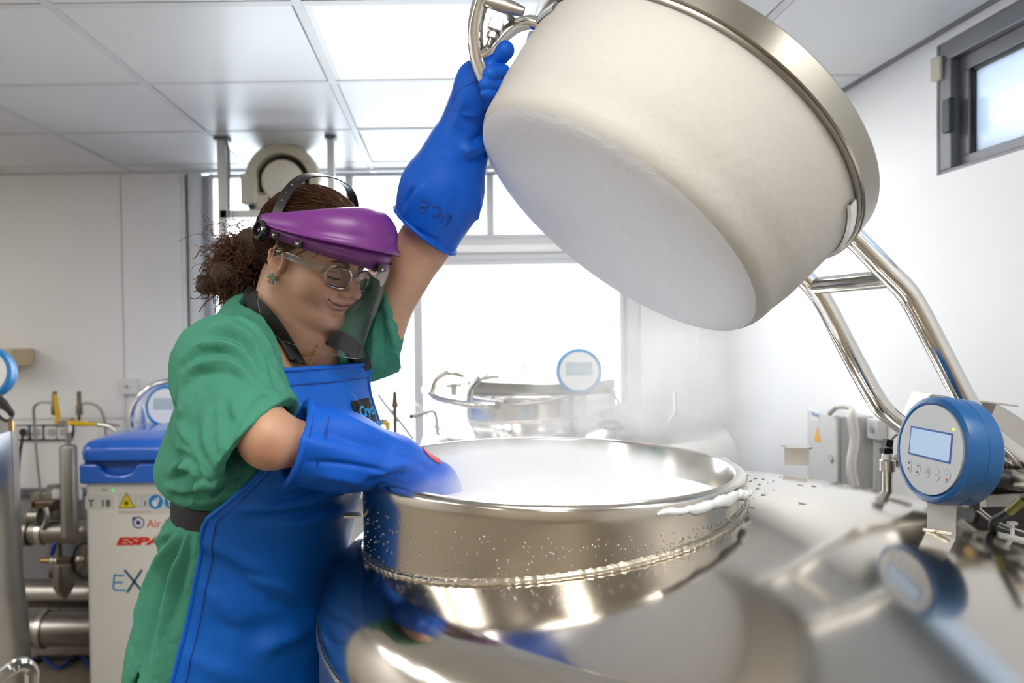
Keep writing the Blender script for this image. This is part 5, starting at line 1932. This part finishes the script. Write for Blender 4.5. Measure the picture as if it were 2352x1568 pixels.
APR = [([(520, 1165), (640, 1168), (760, 1140), (830, 1118)], .010, .008), ([(560, 1190), (680, 1185), (800, 1155)], .009, -.008), ([(600, 1150), (700, 1140), (800, 1110)], .009, -.007), ([(640, 1205), (740, 1195), (820, 1170)], .010, .006),
       ([(440, 1225), (540, 1280), (650, 1335)], .012, .005), ([(450, 1265), (540, 1320), (640, 1400)], .016, -.006), ([(465, 1340), (520, 1400), (560, 1470)], .014, .005), ([(480, 1420), (560, 1450), (650, 1440)], .018, -.006),
       ([(560, 1330), (640, 1345), (720, 1375)], .012, .006), ([(580, 1360), (650, 1390), (715, 1410)], .012, -.005), ([(410, 1490), (480, 1530), (560, 1560)], .016, .005), ([(590, 1500), (650, 1470), (715, 1450)], .016, .007),
       ([(680, 860), (740, 920), (770, 970)], .012, -.004), ([(760, 860), (800, 900), (830, 950)], .010, .004), ([(660, 870), (700, 930), (720, 985)], .010, .004), ([(700, 1100), (760, 1130), (800, 1180)], .012, .005)]
pos = org + dirs * RR.ravel()[:, None]
apron_lines = fold_lines(APR, lambda p: torso_cloth(p) - .016)
off = fold_height(pos, apron_lines) + .0035 * blur_noise(pos, 26, 21)
pos = pos + dirs * off[:, None]
AP = pos.reshape(NZ, NT, 3)
q = np.array([(i * NT + j, (i + 1) * NT + j, (i + 1) * NT + j + 1, i * NT + j + 1) for i in range(NZ - 1) for j in range(NT - 1)])
apron = np_mesh('apron', pos, q[:, ::-1], 'apron_blue', W)
so = apron.modifiers.new('thick', 'SOLIDIFY')
so.thickness = .006
so.offset = -1
apron.data.materials.append(M['lining_grey'])
edge = [Vector(AP[i, NT - 1]) for i in range(NZ - 1, -1, -3)] + [Vector(AP[0, j]) for j in range(NT - 1, -1, -4)] + [Vector(AP[i, 0]) for i in range(0, NZ, 2)]
MB().tube(edge, .0036, 8).obj('piping', 'apron_blue', apron)
ins = [Vector(AP[i, NT - 6] + .0012 * (dirs.reshape(NZ, NT, 3)[i, NT - 6])) for i in range(NZ - 1, 4, -2)] + [Vector(AP[5, j] + .0012 * dirs.reshape(NZ, NT, 3)[5, j]) for j in range(NT - 6, 5, -2)] + [Vector(AP[i, 5] + .0012 * dirs.reshape(NZ, NT, 3)[i, 5]) for i in range(5, NZ, 2)]
MB().tube(ins, .0011, 6).obj('stitching', 'seam_blue', apron)
# strap round the waist
bz = BELT
for nm, a0, a1 in (('waist_strap', 70, 196),):
    aa = np.radians(np.linspace(a0, a1, 44))
    bd = np.cos(aa)[:, None] * TF - np.sin(aa)[:, None] * TS_
    bo_ = np.tile(axis_at(bz), (len(aa), 1))
    br = cast(scrub_field, bo_, bd, .34)
    pts = bo_ + bd * (br + .007)[:, None] + np.array([0, 0, 1])[None] * np.linspace(-.012, .012, len(aa))[:, None]
    MB().tube([Vector(p) for p in pts], 0, 12, flat=(.019, .002), nrm=lambda i: Vector(bd[i])).obj(nm, 'webbing', apron)
# neck straps over the scrubs


def drape(pts, f, lift, n=10):
    """Pull a path of points onto the surface of a field."""
    P = np.array([NV(p) for p in spline(pts, n)])
    P = project(f, P, 14)
    g = np.stack([chunked(f, P + np.eye(3)[k] * 1e-3) - chunked(f, P - np.eye(3)[k] * 1e-3) for k in range(3)], 1)
    g /= np.linalg.norm(g, axis=1)[:, None] + 1e-9
    for _ in range(3):
        g[1:-1] = (g[:-2] + g[1:-1] + g[2:]) / 3
        g /= np.linalg.norm(g, axis=1)[:, None] + 1e-9
        P[1:-1] = (P[:-2] + 2 * P[1:-1] + P[2:]) / 4
    return P + g * lift, g


def both(p):
    return np.minimum(scrub_field(p), body_field(p))


def lay(px, f, lift, n=8, sm=4):
    P, ok = on_surface(f, [tuple(v_)[:2] for v_ in spline([(x, y, 0) for x, y in px], n)])
    P = P[ok]
    g = np.stack([chunked(f, P + np.eye(3)[k] * 3e-3) - chunked(f, P - np.eye(3)[k] * 3e-3) for k in range(3)], 1)
    g /= np.linalg.norm(g, axis=1)[:, None] + 1e-9
    for _ in range(sm):
        g[1:-1] = (g[:-2] + g[1:-1] * 2 + g[2:]) / 4
        P[1:-1] = (P[:-2] + 2 * P[1:-1] + P[2:]) / 4
    g /= np.linalg.norm(g, axis=1)[:, None] + 1e-9
    return P + g * lift, g


for px in ([(681, 848), (660, 811), (635, 771), (609, 731), (589, 695), (579, 676)], [(750, 766), (785, 788), (810, 805), (826, 824), (830, 846)]):
    P, g = lay(px, both, .011, 8, 14)
    MB().tube([Vector(p) for p in P], 0, 12, flat=(.0150, .0014), nrm=lambda i: Vector(g[i])).obj('neck_strap', 'webbing', apron)
# name patch on the bib
pi, pj = int((Z(-.155) - zs[0]) / (zs[1] - zs[0])), 31
pi0, pi1, pj0, pj1 = pi - 7, pi + 8, 14, 46
nrm_ = dirs.reshape(NZ, NT, 3)
pv = [Vector(AP[i, j] + nrm_[i, j] * .0022) for i in range(pi0, pi1 + 1) for j in range(pj0, pj1 + 1)]
pw = pj1 - pj0 + 1
pf = [(i * pw + j, i * pw + j + 1, (i + 1) * pw + j + 1, (i + 1) * pw + j) for i in range(pi1 - pi0) for j in range(pw - 1)]
patch = mesh_obj('name_patch', pv, pf, 'webbing', apron)
s2 = patch.modifiers.new('thick', 'SOLIDIFY')
s2.thickness = .0012
a_, b_ = Vector(AP[pi, pj1]), Vector(AP[pi, pj0])
rt = (b_ - a_).normalized()
upv = (Vector(AP[pi0, pj]) - Vector(AP[pi1, pj])).normalized()
nn = rt.cross(upv).normalized()
upv = nn.cross(rt)
RP = Matrix((rt, upv, nn)).transposed()
cP = Vector(AP[pi, pj]) + Vector(nrm_[pi, pj]) * .0058
lettering('Cryo-', .025, cP + upv * .007 + rt * .002, RP, 'print_cyan', patch, align='CENTER', bold=.0008, depth=.0005)
lettering('Apron', .025, cP - upv * .018 + rt * .002, RP, 'print_cyan', patch, align='CENTER', bold=.0008, depth=.0005)
MB().box(cP - upv * .027, (.07, .0012, .0008), RP).obj('red_line', 'label_red', patch, smooth=False)

# ---- necklaces and earring
P, g = lay([(597, 697), (620, 736), (644, 774), (668, 800), (690, 812), (708, 815), (722, 807), (729, 790)], both, .0016, 12, 2)
L_ = np.concatenate([[0], np.cumsum(np.linalg.norm(np.diff(P, axis=0), axis=1))])
nk_ = MB()
for sL in np.arange(0, L_[-1], .0040):
    nk_.ball(Vector([np.interp(sL, L_, P[:, k]) for k in range(3)]), .0019, 8, 6)
o_ = nk_.obj('bead_necklace', 'gold', W)
o_['kind'] = 'stuff'
P, g = lay([(676, 812), (690, 832), (704, 838), (714, 832), (724, 812)], both, .0010, 8, 1)
MB().tube([Vector(p) for p in P], .0007, 6).obj('fine_chain', 'gold', W)
ec = hV(-.002, -.083, -.030)
er = MB()
for k in range(5):
    a = k * 1.257 + .3
    er.ball(ec + Vector(HF) * (.0062 * math.cos(a)) + Vector(HU) * (.0062 * math.sin(a) - .004), (.0042, .0026, .0042), 8, 6)
eo_ = MB().ball(ec + Vector(HU) * -.004, .0028, 8, 6).obj('earring', 'gold', W)
for k, mm in enumerate(('gem_green', 'gem_blue', 'gem_green', 'gem_coral', 'gem_blue')):
    a = k * 1.257 + .3
    MB().ball(ec + Vector(HF) * (.0058 * math.cos(a)) + Vector(HU) * (.0062 * math.sin(a) - .004), (.0036, .0028, .0036), 8, 6).obj('gem', mm, eo_)

# ---- gloves
CUR0 = NV(at(676, 1016, 1.085))
GR_AX = unit(NV(at(1040, 1125, 1.2)) - CUR0)
cut_r = unit(NV(at(900, 1075, 1.13)) - CUR0)
_GR = [([(712, 985), (800, 1010), (900, 1040)], .012, -.004), ([(700, 1060), (760, 1062), (850, 1075), (930, 1092)], .004, -.003), ([(760, 940), (850, 985), (930, 1020)], .012, .003),
       ([(850, 1100), (900, 1075), (960, 1062)], .012, .005), ([(820, 1118), (880, 1095), (940, 1085)], .008, -.005), ([(720, 1090), (800, 1100), (850, 1118)], .010, .004), ([(930, 1040), (965, 1060), (990, 1085)], .008, -.004),
       ([(680, 1000), (720, 1020), (790, 1030)], .014, .003), ([(900, 1035), (950, 1050), (1000, 1075)], .007, .003)]


def fingers(p, spec):
    d = None
    for pts, rs in spec:
        e = chain(p, pts, rs)
        d = e if d is None else sm_min(d, e, .002)
    return d


# right hand: down inside the neck, fingers reaching for a rack
HB = NV(at(1000, 1105, 1.19))
hx = unit(np.array([.62, .18, -.76]))
hy = unit(np.cross(hx, np.array([0, 0, 1.0])))
hz = np.cross(hy, hx)
FR = []
for k, (off_, ln) in enumerate(((-.030, .062), (-.010, .072), (.010, .068), (.029, .054))):
    b = HB + hx * .045 + hy * off_
    m1 = b + hx * ln * .55 + hz * -.004
    m2 = m1 + hx * ln * .35 - hz * .016
    FR.append(([b - hx * .02, b, m1, m2], [.014, .0135, .012, .0105]))
FR.append(([HB + hy * -.030 + hx * -.01, HB + hy * -.056 + hx * .025 - hz * .01, HB + hy * -.058 + hx * .055 - hz * .02], [.017, .0145, .012]))


def glove_r(p):
    d = d_cone(p, CUR0 - cut_r * .03, NV(at(790, 1038, 1.11)), .0665, .0475)
    d = sm_min(d, d_cone(p, NV(at(790, 1038, 1.11)), NV(at(905, 1064, 1.145)), .0470, .036), .05)
    d = sm_min(d, d_cone(p, NV(at(905, 1064, 1.145)), HB, .038, .030), .03)
    d = sm_min(d, d_ell(p, HB + hx * .02, (.048, .040, .022), np.stack([hx, hy, hz])), .03)
    d = sm_min(d, fingers(p, FR), .012)
    d = d + .0016 * blur_noise(p, 48, 31)
    d = sm_max(d, -((p - CUR0) @ cut_r), .003)
    d = sm_max(d, -d_cone(p, CUR0 - cut_r * .05, CUR0 + cut_r * .035, .060, .044), .003)
    return d


GR = cloth_mesh('glove', glove_r, NV(CUR0) - np.array([.12, .12, .12]), NV(HB) + np.array([.16, .14, .14]), .0036, 'glove_blue', W, fold_lines(_GR, glove_r))
GR['label'] = 'right gauntlet glove dipping into the fog'
# hem roll and red label


def hem(f, c, ax, rad, inset, m, parent, rr=.0042):
    u = unit(np.cross(ax, np.array([0.2, 0.9, .4])))
    w_ = np.cross(ax, u)
    pts = []
    for a in np.linspace(0, 2 * math.pi, 72, endpoint=False):
        d0 = u * math.cos(a) + w_ * math.sin(a)
        r = cast(f, (c + ax * inset)[None], d0[None], rad)[0]
        pts.append(Vector(c + ax * inset + d0 * (r - .0006)))
    return MB().tube(pts, [rr * (1 + .18 * math.sin(i * 1.9)) for i in range(len(pts))], 8, closed=True).obj('hem', m, parent)


hem(glove_r, CUR0, cut_r, .11, .004, 'glove_blue', GR)
hem(glove_r, CUR0, cut_r, .11, .030, 'seam_blue', GR, .0011)
P, g = drape([at(966, 1037, 1.155), at(985, 1048, 1.162), at(1008, 1062, 1.17)], glove_r, .0012, 8)
MB().tube([Vector(p) for p in P], 0, 10, flat=(.0075, .0010), nrm=lambda i: Vector(g[i])).obj('brand_label', 'label_red', GR)
P, g = drape([at(640, 1075, 1.03), at(740, 1065, 1.05), at(850, 1075, 1.09), at(920, 1090, 1.12)], glove_r, .0003, 10)
MB().tube([Vector(p) for p in P], .0009, 6).obj('seam', 'seam_blue', GR)

# left hand: gripping the bar of the lid
CUL0 = NV(at(979, 536, 1.365))
cut_l = unit(NV(at(1030, 400, 1.33)) - CUL0)
_GL = [([(1060, 350), (1090, 338), (1120, 330)], .010, .006), ([(1070, 372), (1095, 368), (1118, 350)], .009, -.006), ([(1075, 335), (1100, 315), (1118, 305)], .008, -.004), ([(930, 500), (950, 455), (968, 420)], .010, .005),
       ([(925, 478), (940, 450), (955, 430)], .007, -.005), ([(1038, 245), (1070, 262), (1112, 262)], .008, .003), ([(1100, 420), (1095, 500), (1060, 565)], .006, .003), ([(940, 520), (975, 540), (1020, 565)], .006, -.003),
       ([(1040, 300), (1060, 250), (1070, 215)], .010, .003), ([(1050, 440), (1040, 500)], .014, -.003)]
cutn = unit(cut_l * 1.0 + np.array([.32, 0, -.05]))
FLP = [
    ([at(1092, 176, 1.235), at(1118, 150, 1.215), at(1140, 137, 1.19), at(1160, 116, 1.175)], [.017, .0150, .0150, .0145]),      # thumb, up over the bar
    ([at(1090, 168, 1.235), at(1100, 146, 1.225), at(1118, 136, 1.205), at(1126, 152, 1.185)], [.013, .0125, .0120, .0110]),    # index
    ([at(1135, 196, 1.235), at(1162, 180, 1.212), at(1154, 166, 1.182), at(1126, 171, 1.160)], [.013, .0130, .0128, .0122]),    # middle
    ([at(1130, 216, 1.235), at(1160, 206, 1.212), at(1150, 197, 1.178), at(1114, 194, 1.158)], [.012, .0112, .0108, .0098]),    # ring
    ([at(1122, 236, 1.235), at(1150, 232, 1.210), at(1142, 222, 1.178), at(1116, 214, 1.162)], [.011, .0104, .0098, .0088]),    # little
]


def glove_l(p):
    d = d_cone(p, CUL0 - cut_l * .04, NV(at(1015, 440, 1.34)), .0595, .0625)
    d = sm_min(d, d_cone(p, NV(at(1015, 440, 1.34)), NV(at(1052, 340, 1.31)), .0625, .0455), .05)
    d = sm_min(d, d_cone(p, NV(at(1052, 340, 1.31)), NV(at(1078, 250, 1.275)), .0455, .0310), .03)
    d = sm_min(d, d_cone(p, NV(at(1078, 250, 1.275)), NV(at(1090, 190, 1.245)), .0310, .0265), .03)
    d = sm_min(d, d_ell(p, NV(at(1098, 198, 1.24)), (.034, .028, .042), np.stack([unit(np.array([1, -.2, .1])), unit(np.array([.2, 1, 0])), unit(np.array([-.1, 0, 1]))])), .02)
    d = d + .0014 * blur_noise(p, 45, 41)
    d = sm_min(d, fingers(p, FLP), .003)
    d = sm_max(d, -((p - CUL0) @ cutn), .003)
    d = sm_max(d, -d_cone(p, CUL0 - cut_l * .06, CUL0 + cut_l * .10, .054, .050), .003)
    return d


GL = cloth_mesh('glove', glove_l, NV(at(1000, 400, 1.3)) - np.array([.16, .24, .20]), NV(at(1080, 250, 1.25)) + np.array([.12, .14, .16]), .0034, 'glove_blue', W, fold_lines(_GL, glove_l))
GL['label'] = 'left gauntlet glove gripping the lid handle'
hem(glove_l, CUL0, cutn, .11, .004, 'glove_blue', GL)
P, g = drape([at(1105, 180, 1.2), at(1078, 200, 1.23), at(1058, 230, 1.25), at(1045, 258, 1.26)], glove_l, .0003, 8)
MB().tube([Vector(p) for p in P], .0008, 6).obj('seam', 'seam_blue', GL)
# pen letters on the cuff, written upside down
for st_ in ([(1015, 512), (1017, 497), (1027, 491), (1037, 494), (1033, 506), (1025, 518)],
            [(994, 474), (1005, 472), (1012, 480), (1011, 491), (1003, 496), (993, 494)],
            [(984, 465), (976, 487)], [(984, 465), (972, 458), (966, 464), (972, 472), (980, 475)], [(980, 475), (968, 474), (964, 481), (970, 487), (976, 487)]):
    P, g = lay(st_, glove_l, .0008, 4, 0)
    MB().tube([Vector(p) for p in P], .0010, 5).obj('pen_mark', 'print_navy', GL)

# ---- hair
def hairline(u):
    return np.interp(u, [-.09, -.05, -.02, .01, .03, .05, .08, .11, .14], [-.07, -.055, -.030, -.020, -.010, .018, .066, .088, .1])


BUN = hw(-.158, -.005, -.030)


def hair_field(p):
    q = to_head(p)
    d = d_ell(q, (-.014, 0, .054), (.106, .086, .097))
    d = sm_max(d, q[:, 0] - hairline(q[:, 2]), .012)
    d = sm_max(d, -.062 - q[:, 2], .02)
    fl = np.sin(140 * q[:, 1] + 45 * q[:, 2] + 3 * np.sin(40 * q[:, 0])) * .0011 + np.sin(310 * q[:, 1] + 60 * q[:, 0]) * .0006
    d = d + fl
    e = d_ell(q, (-.120, 0, .002), (.035, .038, .045))
    return sm_min(d, e, .03)


_rb = np.random.RandomState(12)
BL = [(BUN + HR.T @ (_rb.randn(3) * np.array([.022, .022, .030])), _rb.uniform(.013, .022)) for _ in range(18)]
BL += [(BUN + NV((-.015, 0, -.05)) + HR.T @ (_rb.randn(3) * np.array([.014, .018, .018])), _rb.uniform(.012, .020)) for _ in range(8)]


def bun_field(p):
    d = None
    for c, r in BL:
        e = d_ball(p, c, r)
        d = e if d is None else sm_min(d, e, .012)
    return d + .005 * blur_noise(p, 130, 51) + .003 * blur_noise(p, 330, 52)


def all_hair(p):
    return sm_min(hair_field(p), bun_field(p), .02)


v, q = surface_nets(all_hair, HC - .26, HC + .2, .003)
HA = np_mesh('hair', v, q, 'hair', W)
# strands combed back over the skull, then curls around the bun
random.seed(21)
sv = MB()


def skull(d, k=1.0):
    d = d / np.linalg.norm(d)
    r = np.array([.106, .086, .097])
    return np.array([-.014, 0, .054]) + d / np.sqrt(((d / r) ** 2).sum()) * k


for i in range(1100):
    for _try in range(20):
        th, ph_ = random.uniform(-math.pi / 2 - .9, math.pi / 2 + .9), random.uniform(-.1, 1.4)
        s0 = skull(np.array([math.cos(ph_) * math.cos(th), math.cos(ph_) * math.sin(th), math.sin(ph_)]))
        hl_ = float(hairline(s0[2]))
        if s0[0] < hl_ + .004 and s0[0] > hl_ - random.choice((.012, .05, .10)):
            break
    end = np.array([-.118, random.uniform(-.03, .03), random.uniform(-.03, .03)])
    pts = []
    wob = random.uniform(-.006, .006)
    k0 = random.uniform(1.004, 1.022)
    for t in np.linspace(0, 1, 11):
        m_ = s0 * (1 - t) + end * t - np.array([-.014, 0, .054])
        s = skull(m_, k0 + .03 * t * (1 - t))
        s[1] += wob * math.sin(t * 5)
        if t > .9:
            s = s * .4 + end * .6
        pts.append(Vector(hw(*s)))
    sv.tube(pts, [.0007 * (1 - .3 * abs(2 * j / 10 - 1)) for j in range(11)], 4)
for i in range(2300):
    d0 = np.array([random.gauss(0, 1), random.gauss(0, 1), random.gauss(0, 1)])
    d0 /= np.linalg.norm(d0)
    d0 = d0 + np.array([-.25, 0, -.15])
    d0 /= np.linalg.norm(d0)
    c0 = BUN + NV((0, 0, random.choice((0, 0, -.035)))) + HR.T @ (np.array([random.gauss(0, .012), random.gauss(0, .014), random.gauss(0, .016)]))
    L2 = random.uniform(.030, .062)
    a1 = np.cross(d0, [0, 0, 1.0])
    a1 /= np.linalg.norm(a1) + 1e-9
    a2 = np.cross(d0, a1)
    w0, tw, rr = random.uniform(0, 6.28), random.uniform(6, 13), random.uniform(.004, .009)
    pts = []
    for t in np.linspace(0, 1, 16):
        g_ = np.array([-.004, 0, -.022]) * t * t
        pts.append(Vector(c0 + d0 * L2 * t + (a1 * math.cos(w0 + tw * t) + a2 * math.sin(w0 + tw * t)) * rr * (.3 + .7 * t) + g_))
    sv.tube(pts, random.uniform(.0004, .0009), 4)
for i in range(46):                                     # flyaway threads
    c0 = NV(at(random.uniform(490, 590), random.uniform(520, 640), 1.26))
    d0 = np.array([random.uniform(-1, .2), random.gauss(0, .5), random.uniform(-.5, .9)])
    d0 /= np.linalg.norm(d0)
    w0, tw, rr, L2 = random.uniform(0, 6.28), random.uniform(3, 8), random.uniform(.004, .012), random.uniform(.03, .06)
    pts = [Vector(c0 + d0 * L2 * t + np.array([math.cos(w0 + tw * t), 0, math.sin(w0 + tw * t)]) * rr) for t in np.linspace(0, 1, 14)]
    sv.tube(pts, .00035, 4)
so_ = sv.obj('strands', 'hair_strand', HA)
so_['kind'] = 'stuff'

# ---- safety glasses
GLS = MB()
fr_pts = {}
glasses = None
for s in (-1, 1):
    cx_, cz_ = .0345 * s, .010
    ring = []
    for a in np.linspace(0, 2 * math.pi, 40, endpoint=False):
        ca, sa = math.cos(a), math.sin(a)
        y = cx_ + .0270 * math.copysign(abs(ca) ** .75, ca)
        z = cz_ + .0215 * math.copysign(abs(sa) ** .75, sa)
        f_ = .1035 - 3.2 * (abs(y)) ** 2 * (1 + 0) - .05 * (z + .02)
        ring.append(hV(f_, y, z))
    fr_pts[s] = ring
GLS.tube(fr_pts[-1], .0024, 8, closed=True)
glasses = GLS.obj('safety_glasses', 'frame_clear', W)
MB().tube(fr_pts[1], .0024, 8, closed=True).obj('rim', 'frame_clear', glasses)
for s in (-1, 1):
    ring = fr_pts[s]
    c = sum(ring, Vector()) / len(ring)
    MB().add(ring + [c + Vector(HF) * .002], [(i, (i + 1) % 40, 40) for i in range(40)]).obj('lens', 'glasses_clear', glasses)
    y = .0635 * s
    tp = [hV(.0895, y, .017), hV(.082, .0695 * s, .020), hV(.05, .0765 * s, .021), hV(.015, .080 * s, .022), hV(-.006, .0835 * s, .018)]
    MB().tube(spline(tp, 6), 0, 10, flat=(.0058, .0012), nrm=lambda i: Vector(HS) * s).obj('temple', 'frame_clear', glasses)
MB().tube(spline([hV(.1010, -.0085, .014), hV(.1075, 0, .0175), hV(.1010, .0085, .014)], 5), .0026, 8).obj('bridge', 'frame_clear', glasses)
for s in (-1, 1):
    MB().ball(hV(.1000, .0125 * s, .004), (.0016, .0012, .003), 8, 6).obj('nose_pad', 'frame_clear', glasses)

# ---- face shield
def sh_r(phi, k=1.0, off=0.0):
    """Shield curve round the head: forward and left coordinates."""
    return (.157 + off) * k * math.cos(phi) - .004, (.1085 + off) * k * math.sin(phi)


NPH = 64
vis = []
rows = 12
PHM = math.radians(104)
for i in range(NPH + 1):
    ph_ = -PHM + 2 * PHM * i / NPH
    w_ = max(0.0, math.cos(ph_ * .5 * math.pi / PHM)) ** .95        # 1 at the front, 0 at the pivots
    row = []
    ub = .049 + .014 * (1 - math.cos(ph_)) + .075 * sh_r(ph_)[0]
    up_ = .018 * max(0.0, math.cos(ph_)) ** 1.5
    hgt = .013 + .060 * w_ - up_ * .55
    for j in range(rows + 1):
        t = j / rows
        bul = math.sin(math.pi * min(1, t * .5 + .5))                # bulging dome, drawn in at the top
        k = 1.0 - .30 * w_ * t ** 2.3
        kk_ = .012 if j == 0 else (.005 if j == 1 else 0)
        x, y = sh_r(ph_, k, kk_ * w_)
        row.append(hV(x, y, ub + up_ + hgt * (1 - (1 - t) ** 1.5)))
    vis.append(row)
vv = [p for r in vis for p in r]
nr = rows + 1
ff = [(i * nr + j, (i + 1) * nr + j, (i + 1) * nr + j + 1, i * nr + j + 1) for i in range(NPH) for j in range(rows)]
FS = mesh_obj('face_shield', vv, ff, 'visor_purple', W)
FS['label'] = 'purple brow guard'
sd = FS.modifiers.new('thick', 'SOLIDIFY')
sd.thickness = .003
sd.offset = 0
# lower band the clear window is clipped to
bandv, bandf = [], []
for i in range(NPH + 1):
    ph_ = -PHM + 2 * PHM * i / NPH
    ub = .049 + .014 * (1 - math.cos(ph_)) + .075 * sh_r(ph_)[0]
    x, y = sh_r(ph_, 1, -.004)
    bandv += [hV(x, y, ub + .004 + .018 * max(0.0, math.cos(ph_)) ** 1.5), hV(x, y, ub - .016)]
bandf = [(2 * i, 2 * i + 1, 2 * i + 3, 2 * i + 2) for i in range(NPH)]
bo2 = mesh_obj('lower_band', bandv, bandf, 'visor_purple', FS)
sd = bo2.modifiers.new('thick', 'SOLIDIFY')
sd.thickness = .0025
# clear window
wv, wf = [], []
PW = math.radians(84)
nw, mw = 72, 26
for i in range(nw + 1):
    ph_ = -PW + 2 * PW * i / nw
    ub = .049 + .014 * (1 - math.cos(ph_)) + .075 * sh_r(ph_)[0] - .002
    e = abs(ph_) / PW
    low = -.145 + (.060 * max(0, (e - .72) / .28) ** 2.2)
    for j in range(mw + 1):
        t = j / mw
        u_ = ub + (low - ub) * t
        x, y = sh_r(ph_, 1, .0005 + .004 * t)
        wv.append(hV(x - .004 * t, y, u_))
wf = [(i * (mw + 1) + j, i * (mw + 1) + j + 1, (i + 1) * (mw + 1) + j + 1, (i + 1) * (mw + 1) + j) for i in range(nw) for j in range(mw)]
WI = mesh_obj('clear_window', wv, wf, 'shield_clear', FS)
WI['label'] = 'clear curved plastic window'
rim_ = [wv[j] for j in range(mw + 1)] + [wv[i * (mw + 1) + mw] for i in range(1, nw)] + [wv[nw * (mw + 1) + j] for j in range(mw, -1, -1)]
MB().tube(rim_, .0005, 6).obj('window_edge', 'frame_clear', WI)
# headgear
st_ = [hV(-.018, -.094, .072), hV(-.016, -.0945, .10), hV(-.012, -.083, .138), hV(-.010, -.052, .163), hV(-.008, 0, .172), hV(-.008, .052, .163), hV(-.010, .083, .138), hV(-.014, .0945, .10), hV(-.016, .094, .075)]
sp_ = spline(st_, 8)
cS = hV(-.012, 0, .06)
crown = MB().tube(sp_, 0, 12, flat=(.0115, .0012), nrm=lambda i: (sp_[i] - cS)).obj('crown_strap', 'black', FS)
for i in (10, 13, 16, 19, 46, 49, 52):
    n_ = (sp_[i] - cS).normalized()
    MB().lathe([(.0014, 0), (.0014, .0004)], 10, sp_[i] + n_ * .0013, frame(n_, HF)).obj('hole', 'pin', crown)
hb = [hV(x, y, u) for x, y, u in [(.102 * math.cos(a) - .008, .091 * math.sin(a), .066 - .012 * math.cos(a)) for a in np.linspace(-2.9, 2.9, 60)]]
cH = hV(-.008, 0, .066)
MB().tube(hb, 0, 12, flat=(.010, .0012), nrm=lambda i: (hb[i] - cH)).obj('head_band', 'black', FS)
for s in (-1, 1):
    o = hV(-.029, .106 * s, .052)
    n_ = (Vector(HS) * s - Vector(HF) * .25).normalized()
    Rk = frame(n_, HU)
    kn = MB().lathe([(.0155, -.012), (.0158, .006), (.0148, .009), (.0115, .0095), (.0105, .004), (.0045, .0035), (.004, .007), (.0015, .0075)], 28, o, Rk).obj('knob', 'black_gloss', FS, auto=40)
    gr = MB()
    for a in np.linspace(0, 6.28, 22, endpoint=False):
        gr.box(o + Rk @ Vector((.0156 * math.cos(a), .0156 * math.sin(a), -.002)), (.0016, .0016, .014), Rk)
    gr.obj('grip_ribs', 'black_gloss', kn, smooth=False)['kind'] = 'stuff'
MB().box(hV(-.060, -.086, .046), (.032, .006, .022), frame(Vector(-HS - HF * .6), HU)).obj('ratchet_arm', 'black_gloss', FS, smooth=False, bevel=.003)
for a in (-85, -68, -5, 68, 85):
    ph_ = math.radians(a)
    x, y = sh_r(ph_, 1, .004)
    ub = .049 + .014 * (1 - math.cos(ph_)) + .075 * sh_r(ph_)[0]
    o = hV(x, y, ub - .010)
    n_ = (Vector(HF) * math.cos(ph_) + Vector(HS) * math.sin(ph_)).normalized()
    Rk = frame(n_, HU)
    fb_ = MB().prism(rrect(.011, .013, .003), .0055, o - n_ * .002, Rk).obj('fastener', 'black_gloss', FS, bevel=.001)
    MB().lathe([(.0024, 0), (.0024, .0045), (.0012, .0055)], 12, o + n_ * .003, Rk).obj('pin', 'pin', fb_)
# embossed oval on the brow guard
oi = []
for a in np.linspace(0, 2 * math.pi, 40, endpoint=False):
    fi = NPH * (.5 + (-2 + 9 * math.cos(a)) / 208 )
    fj = rows * (.50 + .30 * math.sin(a))
    i0, j0 = int(fi), int(fj)
    ti, tj = fi - i0, fj - j0
    p = vis[i0][j0].lerp(vis[i0 + 1][j0], ti).lerp(vis[i0][j0 + 1].lerp(vis[i0 + 1][j0 + 1], ti), tj)
    n_ = (p - hV(.0, 0, .05)).normalized()
    oi.append(p + n_ * .0014)
MB().tube(oi, .0006, 6, closed=True).obj('embossed_oval', 'visor_purple', FS)

# ================================================================== cold vapour drifting over the tank
def vapour(label, c, r, m, rot=0.0):
    me = bpy.data.meshes.new('cold_vapour')
    bm = bmesh.new()
    bmesh.ops.create_icosphere(bm, subdivisions=3, radius=1)
    bm.to_mesh(me)
    bm.free()
    o = link_mesh('cold_vapour', me, m)
    o.matrix_basis = Matrix.Translation(Vector((c[0], c[1], CZ + c[2]))) @ Matrix.Rotation(rot, 4, 'Y') @ Matrix.Diagonal((*r, 1))
    tag(o, label, 'vapour', kind='stuff')
    return o


mist_mat('mist_neck', 6, 9, .44, .75)
mist_mat('mist_back', 5, 5, .42, .72)
mist_mat('mist_layer', 42, 12, .30, .62)
mist_mat('mist_lid', 2.5, 9, .45, .8)
vapour('white vapour welling up over the open neck of the foreground tank', (.17, 1.30, -.20), (.38, .38, .13), 'mist_neck')
vapour('pale haze drifting between the open neck and the far tank', (.58, 1.95, -.15), (.48, .42, .25), 'mist_back')
vapour('thin wisps trailing under the raised frosted lid', (.30, 1.22, .02), (.27, .22, .17), 'mist_lid', .6)
vapour('low white cloud lying on the fog inside the tank neck', (.155, 1.236, -.238), (.275, .272, .045), 'mist_layer')
